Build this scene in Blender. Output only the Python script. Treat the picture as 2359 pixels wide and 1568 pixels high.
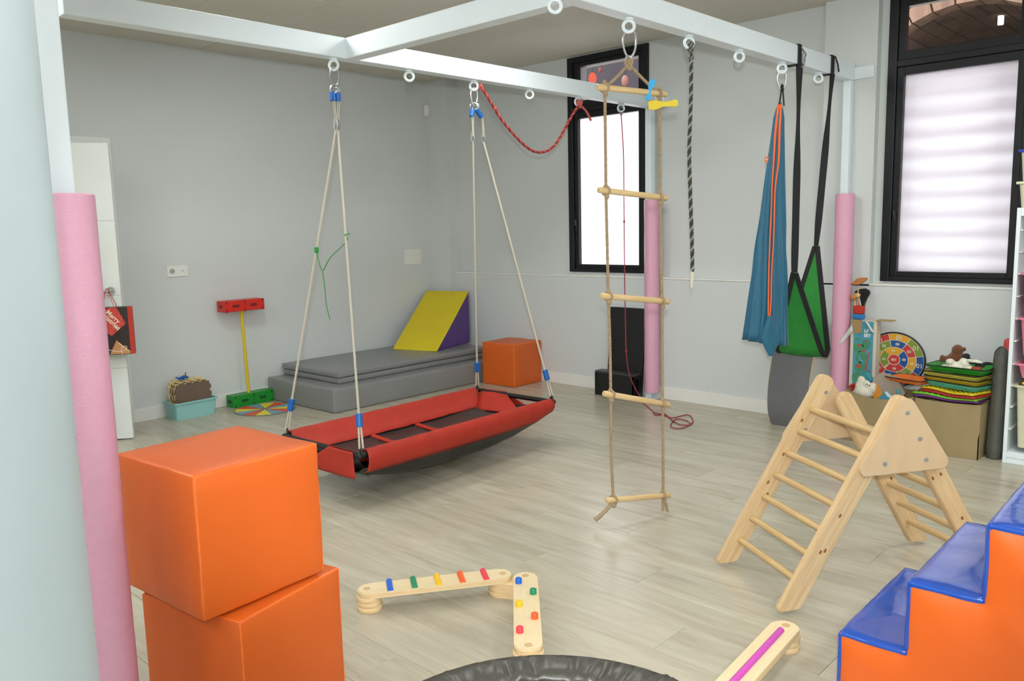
import bpy, bmesh, math, random
from mathutils import Vector, Matrix, noise
random.seed(7)
R = math.radians
for o in list(bpy.data.objects): bpy.data.objects.remove(o, do_unlink=True)
scene = bpy.context.scene
COL = scene.collection

# ------------------------------------------------------------------ camera
CAM_H = 1.40
FPX, IW, IH = 1898.0, 2359.0, 1568.0
_y, _p, _r = R(43.29), R(7.85), R(-1.32)
FW = Vector((math.cos(_y)*math.cos(_p), math.sin(_y)*math.cos(_p), -math.sin(_p)))
_rt = Vector((math.sin(_y), -math.cos(_y), 0)); _up = _rt.cross(FW)
RT = math.cos(_r)*_rt + math.sin(_r)*_up
UP = -math.sin(_r)*_rt + math.cos(_r)*_up
CP = Vector((0, 0, CAM_H))
cam_d = bpy.data.cameras.new('camera'); cam = bpy.data.objects.new('camera', cam_d); COL.objects.link(cam)
cam_d.sensor_fit = 'HORIZONTAL'; cam_d.sensor_width = 36.0; cam_d.lens = 36.0*FPX/IW
cam_d.clip_start = 0.05; cam_d.clip_end = 200
m3 = Matrix((RT, UP, -FW)).transposed()
cam.matrix_world = Matrix.Translation(CP) @ m3.to_4x4()
scene.camera = cam

# ------------------------------------------------------------------ world, view
scene.view_settings.view_transform = 'Standard'
scene.view_settings.look = 'None'
scene.view_settings.exposure = 0.2
scene.view_settings.gamma = 1.0
scene.view_settings.use_curve_mapping = False
w = bpy.data.worlds.new('daylight'); scene.world = w; w.use_nodes = True
bg = w.node_tree.nodes['Background']; bg.inputs[0].default_value = (0.93, 0.96, 1.0, 1); bg.inputs[1].default_value = 6.6

# the photographer's flash, mounted on top of the camera
fl_d = bpy.data.lights.new('camera_flash', 'SPOT'); fl = bpy.data.objects.new('camera_flash', fl_d); COL.objects.link(fl)
fl_d.energy = 215; fl_d.shadow_soft_size = 0.025; fl_d.spot_size = R(73); fl_d.spot_blend = 0.5
fl_d.color = (0.985, 1.0, 0.97)
_fd = (FW + UP*0.03 + RT*0.12).normalized()
fl.matrix_world = Matrix.Translation(CP + UP*0.13 - FW*0.075) @ (-_fd).to_track_quat('Z', 'Y').to_matrix().to_4x4()
PANEL_W = 20.0        # emission of the added, unseen ceiling panels

def ray(x, y): return FW + RT*((x-IW/2)/FPX) - UP*((y-IH/2)/FPX)
def onz(x, y, z=0.0): d = ray(x, y); return CP + d*((z-CAM_H)/d.z)
def onx(x, y, X): d = ray(x, y); return CP + d*(X/d.x)
def ony(x, y, Y): d = ray(x, y); return CP + d*(Y/d.y)

# ------------------------------------------------------------------ materials
def lin(h):
    h = h.lstrip('#'); v = [int(h[i:i+2], 16)/255 for i in (0, 2, 4)]
    return tuple((c/12.92 if c <= .04045 else ((c+.055)/1.055)**2.4) for c in v) + (1,)
MATS = {}
def pm(name, hexc, rough=.5, metal=0., var=.05, scale=6., bump=0., bscale=80., coat=0., stretch=(1, 1, 1), hex2=None, spec=.5, sheen=0., trans=0., alpha=1.0):
    if name in MATS: return MATS[name]
    m = bpy.data.materials.new(name); m.use_nodes = True; nt = m.node_tree; b = nt.nodes['Principled BSDF']
    N = nt.nodes.new; L = nt.links.new
    tc = N('ShaderNodeTexCoord'); mp = N('ShaderNodeMapping'); mp.inputs['Scale'].default_value = stretch
    L(tc.outputs['Object'], mp.inputs['Vector'])
    nz = N('ShaderNodeTexNoise'); nz.inputs['Scale'].default_value = scale; nz.inputs['Detail'].default_value = 5
    L(mp.outputs[0], nz.inputs['Vector'])
    mx = N('ShaderNodeMix'); mx.data_type = 'RGBA'
    c = lin(hexc)
    if hex2: c2 = lin(hex2); a, bb = c, c2
    else: a = tuple(max(0, x*(1-var)) for x in c[:3])+(1,); bb = tuple(min(1, x*(1+var)) for x in c[:3])+(1,)
    mx.inputs[6].default_value = a; mx.inputs[7].default_value = bb
    rp = N('ShaderNodeMapRange'); rp.inputs[1].default_value = .3; rp.inputs[2].default_value = .7
    L(nz.outputs['Fac'], rp.inputs[0]); L(rp.outputs[0], mx.inputs[0]); L(mx.outputs[2], b.inputs['Base Color'])
    b.inputs['Roughness'].default_value = rough; b.inputs['Metallic'].default_value = metal
    b.inputs['Specular IOR Level'].default_value = spec
    b.inputs['Coat Weight'].default_value = coat; b.inputs['Sheen Weight'].default_value = sheen
    b.inputs['Transmission Weight'].default_value = trans
    b.inputs['Alpha'].default_value = alpha
    if bump:
        n2 = N('ShaderNodeTexNoise'); n2.inputs['Scale'].default_value = bscale; n2.inputs['Detail'].default_value = 3
        L(mp.outputs[0], n2.inputs['Vector'])
        bp = N('ShaderNodeBump'); bp.inputs['Strength'].default_value = bump; bp.inputs['Distance'].default_value = .01
        L(n2.outputs['Fac'], bp.inputs['Height']); L(bp.outputs[0], b.inputs['Normal'])
    MATS[name] = m; return m

def rope_mat(name, h1, h2, pitch=60.):
    if name in MATS: return MATS[name]
    m = bpy.data.materials.new(name); m.use_nodes = True; nt = m.node_tree; b = nt.nodes['Principled BSDF']
    N = nt.nodes.new; L = nt.links.new
    tc = N('ShaderNodeTexCoord'); mp = N('ShaderNodeMapping'); mp.inputs['Rotation'].default_value = (R(38), R(38), 0)
    wv = N('ShaderNodeTexWave'); wv.bands_direction = 'Z'; wv.inputs['Scale'].default_value = pitch; wv.inputs['Distortion'].default_value = .6
    L(tc.outputs['Object'], mp.inputs[0]); L(mp.outputs[0], wv.inputs['Vector'])
    mx = N('ShaderNodeMix'); mx.data_type = 'RGBA'; mx.inputs[6].default_value = lin(h1); mx.inputs[7].default_value = lin(h2)
    L(wv.outputs['Fac'], mx.inputs[0]); L(mx.outputs[2], b.inputs['Base Color'])
    bp = N('ShaderNodeBump'); bp.inputs['Strength'].default_value = .6; bp.inputs['Distance'].default_value = .004
    L(wv.outputs['Fac'], bp.inputs['Height']); L(bp.outputs[0], b.inputs['Normal'])
    b.inputs['Roughness'].default_value = .8
    MATS[name] = m; return m

WALL = pm('wall_paint', '#ced3d3', .75, var=.015, scale=1.5, bump=.03, bscale=120)
WHITE = pm('white_paint', '#e0eaf0', .45, var=.01)
TRIM = pm('trim_white', '#e2e2de', .5, var=.01)
COLM = pm('column_paint', '#c0d0d6', .5, var=.025, scale=3, bump=.02, bscale=30)
CEIL = pm('ceiling_tile_paint', '#cdcabf', .9, var=.02, scale=3, bump=.06, bscale=200)
STEEL = pm('steel', '#b9bbbd', .28, metal=1., var=.08, scale=30)
BLACKM = pm('black_lacquer', '#15171a', .4, var=.2, scale=4, spec=.35)
BLACKP = pm('black_plastic', '#131314', .45, var=.15)
BLACKW = pm('black_webbing', '#17181a', .75, var=.2, scale=60, bump=.3, bscale=300)
ORANGE = pm('orange_vinyl', '#d05f1e', .42, var=.035, scale=4, bump=.16, bscale=11, spec=.4)
ORANGES = pm('orange_seam', '#ee7430', .4, var=.06, scale=40)
GREYV = pm('grey_vinyl', '#828383', .36, var=.04, scale=3, bump=.05, bscale=18)
BLUEV = pm('blue_vinyl', '#194bab', .16, var=.1, scale=5, bump=.6, bscale=6, spec=.6, coat=.6)
ORV2 = pm('stair_orange_vinyl', '#d86222', .3, var=.03, scale=3, bump=.08, bscale=6, spec=.5)
PINK = pm('pink_foam', '#e0a6bf', .26, var=.02, scale=40, bump=.35, bscale=330, spec=.6)
PINE = pm('pine_wood', '#d6bd95', .5, var=.1, scale=5, stretch=(1.2, 16, 16), hex2='#c5a478', bump=.03, bscale=40)
PLY = pm('birch_ply', '#dac8a0', .45, var=.04, scale=8, stretch=(2, 14, 4))
PLYE = pm('ply_edge', '#d9be92', .6, var=.2, scale=8, stretch=(3, 3, 240))
REDF = pm('red_fabric', '#a92c1c', .55, var=.08, scale=12, bump=.25, bscale=140, spec=.4)
BLKV = pm('black_vinyl', '#2b2b29', .32, var=.15, scale=6, bump=.35, bscale=16)
ROPEW = rope_mat('white_rope', '#d8d2c2', '#bdb6a4', 70)
ROPEB = rope_mat('sisal_rope', '#c2a67e', '#8d7350', 60)
ROPEK = rope_mat('black_white_rope', '#34362f', '#8b8e84', 22)
ROPER = rope_mat('red_rope', '#a82c2c', '#c97b72', 40)
CORDR = rope_mat('red_cord', '#8c2430', '#b8525a', 60)
TEAL = pm('teal_lycra', '#075a78', .55, var=.1, scale=10, stretch=(8, 8, .6), sheen=.3)
ORTR = pm('orange_trim', '#e8652a', .6, var=.05)
GREENF = pm('green_fabric', '#1f7f2c', .7, var=.08, scale=20, bump=.2, bscale=200)
BLUEC = pm('blue_plastic', '#1461b0', .4, var=.05)
YEL = pm('yellow_plastic', '#dcc41e', .4, var=.04)
BLACKPAD = pm('trampoline_pad', '#42413b', .36, var=.08, scale=8, bump=.2, bscale=26)

def floor_mat():
    m = bpy.data.materials.new('laminate_oak'); m.use_nodes = True; nt = m.node_tree; b = nt.nodes['Principled BSDF']
    N = nt.nodes.new; L = nt.links.new
    tc = N('ShaderNodeTexCoord'); oi = N('ShaderNodeObjectInfo'); ad = N('ShaderNodeVectorMath'); ad.operation = 'MULTIPLY_ADD'
    cb = N('ShaderNodeCombineXYZ')
    for k in range(3): L(oi.outputs['Random'], cb.inputs[k])
    L(cb.outputs[0], ad.inputs[0]); ad.inputs[1].default_value = (37, 91, 13); L(tc.outputs['Object'], ad.inputs[2])
    mp = N('ShaderNodeMapping'); mp.inputs['Scale'].default_value = (9, 1.1, 1); L(ad.outputs[0], mp.inputs[0])
    n1 = N('ShaderNodeTexNoise'); n1.inputs['Scale'].default_value = 1.6; n1.inputs['Detail'].default_value = 8; n1.inputs['Roughness'].default_value = .62; n1.inputs['Distortion'].default_value = .9
    L(mp.outputs[0], n1.inputs['Vector'])
    mp2 = N('ShaderNodeMapping'); mp2.inputs['Scale'].default_value = (46, 2.2, 1); L(ad.outputs[0], mp2.inputs[0])
    n2 = N('ShaderNodeTexNoise'); n2.inputs['Scale'].default_value = 1.5; n2.inputs['Detail'].default_value = 6; L(mp2.outputs[0], n2.inputs['Vector'])
    rp = N('ShaderNodeValToRGB'); e = rp.color_ramp.elements
    e[0].position = .30; e[0].color = lin('#a79f8b'); e[1].position = .70; e[1].color = lin('#bdb7a6')
    x = e.new(.48); x.color = lin('#b3ac9a')
    L(n1.outputs['Fac'], rp.inputs[0])
    rp2 = N('ShaderNodeMapRange'); rp2.inputs[1].default_value = .35; rp2.inputs[2].default_value = .65; rp2.inputs[3].default_value = .95; rp2.inputs[4].default_value = 1.02
    L(n2.outputs['Fac'], rp2.inputs[0])
    rp3 = N('ShaderNodeMapRange'); rp3.inputs[3].default_value = .93; rp3.inputs[4].default_value = 1.05; L(oi.outputs['Random'], rp3.inputs[0])
    mu = N('ShaderNodeMath'); mu.operation = 'MULTIPLY'; L(rp2.outputs[0], mu.inputs[0]); L(rp3.outputs[0], mu.inputs[1])
    vm = N('ShaderNodeVectorMath'); vm.operation = 'SCALE'; L(rp.outputs[0], vm.inputs[0]); L(mu.outputs[0], vm.inputs['Scale'])
    L(vm.outputs[0], b.inputs['Base Color'])
    b.inputs['Roughness'].default_value = .24; b.inputs['Specular IOR Level'].default_value = .5
    bp = N('ShaderNodeBump'); bp.inputs['Strength'].default_value = .06; bp.inputs['Distance'].default_value = .003
    L(n2.outputs['Fac'], bp.inputs['Height']); L(bp.outputs[0], b.inputs['Normal'])
    return m
FLOORM = floor_mat()

def emit_mat(name, col, s):
    m = bpy.data.materials.new(name); m.use_nodes = True; nt = m.node_tree
    nt.nodes.remove(nt.nodes['Principled BSDF']); e = nt.nodes.new('ShaderNodeEmission')
    e.inputs[0].default_value = col; e.inputs[1].default_value = s
    nt.links.new(e.outputs[0], nt.nodes['Material Output'].inputs[0]); return m
def frosted_mat():
    m = bpy.data.materials.new('frosted_glass'); m.use_nodes = True; nt = m.node_tree
    nt.nodes.remove(nt.nodes['Principled BSDF']); N = nt.nodes.new; L = nt.links.new
    t = N('ShaderNodeBsdfTranslucent'); t.inputs[0].default_value = (.93, .92, .95, 1)
    nz = N('ShaderNodeTexNoise'); nz.inputs['Scale'].default_value = 3
    g = N('ShaderNodeBsdfGlossy'); g.inputs['Roughness'].default_value = .25
    x = N('ShaderNodeMixShader'); x.inputs[0].default_value = .05
    L(t.outputs[0], x.inputs[1]); L(g.outputs[0], x.inputs[2]); L(x.outputs[0], nt.nodes['Material Output'].inputs[0]); return m
def clear_mat():
    m = bpy.data.materials.new('clear_glass'); m.use_nodes = True; nt = m.node_tree
    nt.nodes.remove(nt.nodes['Principled BSDF']); N = nt.nodes.new; L = nt.links.new
    t = N('ShaderNodeBsdfTransparent'); t.inputs[0].default_value = (.46, .44, .44, 1)
    g = N('ShaderNodeBsdfGlossy'); g.inputs['Roughness'].default_value = .02
    f = N('ShaderNodeFresnel'); f.inputs[0].default_value = 1.5
    x = N('ShaderNodeMixShader'); L(f.outputs[0], x.inputs[0])
    L(t.outputs[0], x.inputs[1]); L(g.outputs[0], x.inputs[2]); L(x.outputs[0], nt.nodes['Material Output'].inputs[0]); return m
FROST = frosted_mat(); CLEAR = clear_mat()

# ------------------------------------------------------------------ mesh helpers
def V(*a): return Vector(a)
def B(): return bmesh.new()
def quadgrid(bm, rows, closed_u=False, closed_v=False):
    vs = [[bm.verts.new(p) for p in r] for r in rows]
    nr, nc = len(vs), len(vs[0])
    for i in range(nr if closed_v else nr-1):
        for j in range(nc if closed_u else nc-1):
            a, b, c, d = vs[i][j], vs[i][(j+1) % nc], vs[(i+1) % nr][(j+1) % nc], vs[(i+1) % nr][j]
            try: bm.faces.new((a, b, c, d))
            except ValueError: pass
    return vs
def box(bm, x0, x1, y0, y1, z0, z1, M=None, bev=0.):
    ps = [V(x, y, z) for z in (z0, z1) for y in (y0, y1) for x in (x0, x1)]
    if M: ps = [M @ p for p in ps]
    v = [bm.verts.new(p) for p in ps]
    fs = [(0, 2, 3, 1), (4, 5, 7, 6), (0, 1, 5, 4), (1, 3, 7, 5), (3, 2, 6, 7), (2, 0, 4, 6)]
    F = [bm.faces.new([v[i] for i in f]) for f in fs]
    if bev:
        es = list({e for f in F for e in f.edges})
        bmesh.ops.bevel(bm, geom=es, offset=bev, segments=2, affect='EDGES', profile=.5)
def softbox(bm, sx, sy, sz, r=.01, bulge=.0, n=6, M=None, wob=0., seed=0):
    """rounded, slightly padded box centred on the origin"""
    def axis(s):
        k = r/s
        a = [0, k*.4, k] + [k+(1-2*k)*i/n for i in range(1, n)] + [1-k, 1-k*.4, 1]
        return [(t-.5) for t in a]
    S = V(sx, sy, sz); off = V(seed*3.1, seed*1.7, seed*2.3)
    def fin(p):
        q = V(p.x*sx, p.y*sy, p.z*sz)
        inn = V(*[max(-(S[i]/2-r), min(S[i]/2-r, q[i])) for i in range(3)])
        d = q-inn
        if d.length > 1e-9: d = d.normalized()*r
        q = inn+d
        if bulge:
            u = [1-(2*p[i])**2 for i in range(3)]
            for i in range(3):
                if abs(abs(p[i])-.5) < 1e-6:
                    j, k = (i+1) % 3, (i+2) % 3
                    q[i] += math.copysign(bulge*u[j]*u[k], p[i])
        if wob: q += noise.noise_vector(q*9+off)*wob
        return (M @ q) if M else q
    for ax in range(3):
        for sg in (-.5, .5):
            A = axis(S[(ax+1) % 3]); Bx = axis(S[(ax+2) % 3]); rows = []
            for a in A:
                row = []
                for b in Bx:
                    p = V(0, 0, 0); p[ax] = sg; p[(ax+1) % 3] = a; p[(ax+2) % 3] = b
                    row.append(fin(p))
                rows.append(row if sg > 0 else row[::-1])
            quadgrid(bm, rows)
    bmesh.ops.remove_doubles(bm, verts=bm.verts, dist=1e-5)
def tube(bm, pts, r, n=8, closed=False, caps=True, flat=None, twist=0.):
    pts = [Vector(p) for p in pts]; m = len(pts)
    rs = r if isinstance(r, (list, tuple)) else [r]*m
    up = None; rows = []
    for i, p in enumerate(pts):
        if closed: t = pts[(i+1) % m]-pts[i-1]
        else: t = pts[min(i+1, m-1)]-pts[max(i-1, 0)]
        if t.length < 1e-9: t = V(0, 0, 1)
        t.normalize()
        if up is None:
            up = V(0, 0, 1) if abs(t.z) < .9 else V(1, 0, 0)
        up = (up - t*up.dot(t))
        if up.length < 1e-6: up = t.orthogonal()
        up.normalize(); sd = t.cross(up)
        rows.append([p + (up*math.cos(a)+sd*math.sin(a)*(flat or 1))*rs[i] for a in (2*math.pi*k/n+twist*i for k in range(n))])
    vs = quadgrid(bm, rows, closed_u=True, closed_v=closed)
    if caps and not closed:
        for row in (vs[0][::-1], vs[-1]):
            try: bm.faces.new(row)
            except ValueError: pass
def twist(bm, pts, r, pitch, strands=3, mats=None, n=6):
    """rope of helically twisted strands along a polyline"""
    pts = [Vector(p) for p in pts]; L_ = [0.]
    for i in range(1, len(pts)): L_.append(L_[-1]+(pts[i]-pts[i-1]).length)
    m = max(8, int(L_[-1]/pitch*8)); P = []; k = 0
    for i in range(m+1):
        d_ = L_[-1]*i/m
        while k < len(pts)-2 and L_[k+1] < d_: k += 1
        P.append(pts[k].lerp(pts[k+1], (d_-L_[k])/max(1e-9, L_[k+1]-L_[k])))
    for s_ in range(strands):
        f0 = len(bm.faces); q_ = []
        for i, p in enumerate(P):
            t_ = (P[min(i+1, m)]-P[max(i-1, 0)]).normalized(); u = t_.orthogonal() if abs(t_.z) < .5 else (V(1, 0, 0)-t_*t_.x); u.normalize(); v = t_.cross(u)
            a = 2*math.pi*(L_[-1]*i/m/pitch+s_/strands); q_.append(p+(u*math.cos(a)+v*math.sin(a))*r*.48)
        tube(bm, q_, r*.56, n)
        if mats:
            bm.faces.ensure_lookup_table()
            for f in bm.faces[f0:]: f.material_index = mats[s_]
def cyl(bm, a, b, r, n=16, r2=None): tube(bm, [a, b], [r, r if r2 is None else r2], n)
def ring(bm, c, ax1, ax2, R1, r, n=20, k=8):
    tube(bm, [Vector(c)+Vector(ax1)*math.cos(2*math.pi*i/n)*R1+Vector(ax2)*math.sin(2*math.pi*i/n)*R1 for i in range(n)], r, k, closed=True)
def lathe(bm, prof, n=24, c=(0, 0, 0), M=None):
    c = Vector(c); rows = []
    for r, z in prof:
        row = []
        for i in range(n):
            a = 2*math.pi*i/n; p = c+V(r*math.cos(a), r*math.sin(a), z)
            row.append(M @ p if M else p)
        rows.append(row)
    vs = quadgrid(bm, rows, closed_u=True)
    for row in (vs[0][::-1], vs[-1]):
        try: bm.faces.new(row)
        except ValueError: pass
def prism(bm, poly, w0, w1, f):
    a = [bm.verts.new(f(u, v, w0)) for u, v in poly]; b = [bm.verts.new(f(u, v, w1)) for u, v in poly]
    bm.faces.new(a[::-1]); bm.faces.new(b)
    n = len(poly)
    for i in range(n): bm.faces.new((a[i], a[(i+1) % n], b[(i+1) % n], b[i]))
def ellip(bm, c, rx, ry, rz, M=None, n=14, k=9):
    c = Vector(c); rows = []
    for i in range(k+1):
        ph = math.pi*i/k-math.pi/2
        rr = max(math.cos(ph), .02)
        row = []
        for j in range(n):
            a = 2*math.pi*j/n; d = V(rx*rr*math.cos(a), ry*rr*math.sin(a), rz*math.sin(ph))
            if M: d = M @ d
            row.append(c+d)
        rows.append(row)
    vs = quadgrid(bm, rows, closed_u=True)
    bm.faces.new(vs[0][::-1]); bm.faces.new(vs[-1])
def spline(P, n=8):
    P = [Vector(p) for p in P]; out = []
    for i in range(len(P)-1):
        p0, p1, p2, p3 = P[max(i-1, 0)], P[i], P[i+1], P[min(i+2, len(P)-1)]
        for k in range(n):
            t = k/n
            out.append(.5*((2*p1)+(p2-p0)*t+(2*p0-5*p1+4*p2-p3)*t*t+(3*p1-p0-3*p2+p3)*t**3))
    out.append(P[-1]); return out
def stadium(hl, r, n=10):
    return [(hl+r*math.cos(a), r*math.sin(a)) for a in (-math.pi/2+math.pi*i/n for i in range(n+1))] + \
           [(-hl+r*math.cos(a), r*math.sin(a)) for a in (math.pi/2+math.pi*i/n for i in range(n+1))]

FRAMES = {}
def link(o): COL.objects.link(o); return o
def thing(name, label, cat, loc=(0, 0, 0), rz=0., group=None, kind=None):
    o = bpy.data.objects.new(name, None); o.empty_display_size = .05; link(o)
    o.location = loc; o.rotation_euler = (0, 0, rz)
    if label: o['label'] = label
    if cat: o['category'] = cat
    if group: o['group'] = group
    if kind: o['kind'] = kind
    FRAMES[o] = (Matrix.Translation(Vector(loc)) @ Matrix.Rotation(rz, 4, 'Z'))
    return o
def root(o):
    while o.parent: o = o.parent
    return o
def obj(name, bm, mat, parent=None, world=False, smooth=True, M=None, label=None, auto=40):
    """link the bmesh as one object; with world=True its coordinates are world ones"""
    if parent is not None and world:
        bm.transform(FRAMES[root(parent)].inverted())
    bmesh.ops.recalc_face_normals(bm, faces=bm.faces)
    me = bpy.data.meshes.new(name); bm.to_mesh(me); bm.free()
    for m in (mat if isinstance(mat, (list, tuple)) else [mat]): me.materials.append(m)
    if smooth:
        me.shade_smooth() if hasattr(me, 'shade_smooth') else None
        try: me.set_sharp_from_angle(angle=R(auto))
        except Exception: pass
    o = bpy.data.objects.new(name, me); link(o)
    if parent is not None: o.parent = parent
    if M is not None: o.matrix_local = M
    if label: o['label'] = label
    return o
def tag(o, label, cat, group=None, kind=None):
    if label: o['label'] = label
    if cat: o['category'] = cat
    if group: o['group'] = group
    if kind: o['kind'] = kind
    if o not in FRAMES: FRAMES[o] = Matrix.Identity(4)
    return o
def struct(name, bm, mat, label=None, smooth=False, parent=None):
    o = obj(name, bm, mat, parent, smooth=smooth)
    if not parent: o['kind'] = 'structure'; FRAMES[o] = Matrix.Identity(4)
    if label: o['label'] = label
    return o
def share(src, name, parent, M):
    o = bpy.data.objects.new(name, src.data); link(o); o.parent = parent; o.matrix_local = M
    return o
def text(name, s, size, mat, parent, M, depth=.0006, align='CENTER', bold=0.):
    cu = bpy.data.curves.new(name, 'FONT'); cu.body = s; cu.size = size; cu.extrude = depth; cu.offset = bold
    cu.align_x = align; cu.align_y = 'CENTER'; cu.resolution_u = 3
    t = bpy.data.objects.new(name, cu); link(t)
    dg = bpy.context.evaluated_depsgraph_get(); me = bpy.data.meshes.new_from_object(t.evaluated_get(dg))
    bpy.data.objects.remove(t, do_unlink=True); bpy.data.curves.remove(cu)
    me.materials.clear(); me.materials.append(mat)
    o = bpy.data.objects.new(name, me); link(o); o.parent = parent; o.matrix_local = M
    return o
def frame(origin, xa, ya):
    """matrix with local x along xa, y along ya"""
    xa = Vector(xa).normalized(); ya = Vector(ya).normalized(); za = xa.cross(ya)
    m = Matrix((xa, ya, za)).transposed().to_4x4(); m.translation = Vector(origin); return m

# ================================================================== SETTING
YW, XL, XR, ZC = 6.26, 5.58, 5.65, 2.81
X0, Y0, XO = -1.7, -1.9, 5.90
# floor: sub-floor and laminate planks running along the window wall
b = B(); box(b, X0-.2, XO, Y0-.2, YW+1.5, -.12, -.009); floor = struct('floor', b, FLOORM, 'pale grey-beige laminate floor of long planks')
b = B(); box(b, 0, .1925, 0, 1.283, -.009, 0, bev=.0012); pl0 = obj('plank', b, FLOORM, floor, smooth=False)
PW, PL = .194, 1.2845
first = True; npl = 0
nx = int(math.ceil((XL+.02-X0)/PW))
for i in range(nx):
    off = (i*.37 % 1)*PL
    y = Y0-off
    while y < YW:
        if y+PL > Y0:
            M = Matrix.Translation((X0+i*PW, y, 0))
            if first: pl0.matrix_local = M; first = False
            else: share(pl0, 'plank', floor, M)
            npl += 1
        y += PL
# left wall with the door opening
DX0, DX1, DZ = 1.575, 2.395, 2.03
b = B()
box(b, X0-.2, DX0, YW, YW+.15, 0, ZC+.2); box(b, DX1, XO, YW, YW+.15, 0, ZC+.2); box(b, DX0, DX1, YW, YW+.15, DZ, ZC+.2)
struct('wall_left', b, WALL, 'pale grey painted wall with the white door')
b = B(); box(b, X0-.2, X0, Y0-.2, YW+.15, 0, ZC+.2); struct('wall_back', b, WALL)
b = B(); box(b, X0-.2, XO, Y0-.2, Y0, 0, ZC+.2); struct('wall_near', b, WALL)
# corridor behind the door
b = B(); box(b, 1.2, 2.8, YW+1.3, YW+1.4, 0, 2.5); box(b, 1.1, 1.2, YW+.15, YW+1.4, 0, 2.5); box(b, 2.8, 2.9, YW+.15, YW+1.4, 0, 2.5); box(b, 1.1, 2.9, YW+.15, YW+1.4, 2.5, 2.6)
struct('wall_corridor', b, WALL)
# window wall: lower part proud, recess above the ledge, pilasters
W1 = (3.775, 4.59, 1.0, 2.80); W2 = (1.13, 1.955, .99, 2.80)
ZL = .970
b = B()
box(b, XL, XO, Y0-.2, YW+.15, 0, ZL)
ys = [Y0-.2, W2[0], W2[1], W1[0], W1[1], YW+.15]
box(b, XR, XO, ys[0], ys[1], ZL, ZC+.2); box(b, XR, XO, ys[2], ys[3], ZL, ZC+.2); box(b, XR, XO, ys[4], ys[5], ZL, ZC+.2)
for W in (W1, W2):
    box(b, XR, XO, W[0], W[1], ZL, W[2]); box(b, XR, XO, W[0], W[1], W[3], ZC+.2)
box(b, XL, XR+.01, 2.005, 2.345, ZL-.01, ZC+.1)
box(b, XL, XR+.01, Y0, .62, ZL-.01, ZC+.1)
box(b, 5.495, XR+.01, 5.985, YW+.02, 0, ZC+.1)
struct('wall_right', b, WALL, 'pale grey window wall with a recess above the ledge')
for k, (a, c) in enumerate(((2.345, 5.985), (.62, 2.005))):  # ledge is wall paint; light on its top is put into a whiter colour
    b = B(); box(b, XL-.006, XR+.02, a, c, ZL-.008, ZL+.006, bev=.003); struct('trim_%d' % (k+1), b, TRIM, 'white ledge strip below the %s window' % ('narrow' if k == 0 else 'large'))
# baseboards
def baseb(name, x0, x1, y0, y1, lab=None):
    b = B(); box(b, x0, x1, y0, y1, 0, .10, bev=.003); struct(name, b, TRIM, lab)
baseb('baseboard_left', DX1+.07, 5.495, YW-.013, YW, 'white baseboard along the left wall')
baseb('baseboard_right', XL-.013, XL, 2.2, 5.985, 'white baseboard along the window wall')
baseb('baseboard_pilaster', 5.482, 5.495, 5.985, YW)
baseb('baseboard_far_right', XL-.013, XL, Y0, 2.12)
# ceiling of square tiles
b = B(); box(b, X0-.2, XO, Y0-.2, YW+.15, ZC+.022, ZC+.2); ceiling = struct('ceiling', b, CEIL, 'suspended ceiling of square pale tiles')
TP = .59
b = B(); box(b, .0012, TP-.0012, .0012, TP-.0012, 0, .018, bev=.002); t0 = obj('ceiling_tile', b, CEIL, ceiling, smooth=False)
PANELS = {(1, 1), (1, 4), (4, 1), (4, 4), (1, 7), (7, 1), (1, 10), (10, 1), (4, 10), (10, 4), (7, 10), (9, 8)}  # assumed panels out of view, layout picked to even out the light
LEDM = emit_mat('led_diffuser', (.985, 1, .965, 1), PANEL_W)
tx0, ty0 = 2.60-8*TP, YW-14*TP
first = True
for i in range(-1, 14):
    for j in range(-1, 15):
        x, y = tx0+i*TP, ty0+j*TP
        if x+TP < X0 or y+TP < Y0 or x > XR or y > YW: continue
        if (i, j) in PANELS: continue
        dz = random.choice((0, 0, 0, 0, .0015, .003))
        M = Matrix.Translation((x, y, ZC+dz))
        if first: t0.matrix_local = M; first = False
        else: share(t0, 'ceiling_tile', ceiling, M)
PLAB = 0
for (i, j) in sorted(PANELS):
    x, y = tx0+i*TP, ty0+j*TP
    t = thing('ceiling_light', 'square LED ceiling panel in white frame above the near half of room', 'ceiling light', (x+TP/2, y+TP/2, ZC), 0, 'LED ceiling panels')
    b = B(); h = TP/2-.002
    for (a, c, d, e) in ((-h, h, -h, -h+.02), (-h, h, h-.02, h), (-h, -h+.02, -h, h), (h-.02, h, -h, h)): box(b, a, c, d, e, -.006, .012)
    obj('light_frame', b, WHITE, t, smooth=False)
    b = B(); box(b, -h+.02, h-.02, -h+.02, h-.02, .0, .01); obj('diffuser', b, LEDM, t, smooth=False)
# round column at the left edge of the picture
b = B(); lathe(b, [(.185, 0), (.185, ZC+.1)], 64, (.2525, 1.3635, 0)); struct('column', b, COLM, 'round pale column at the near left edge', smooth=True)

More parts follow.
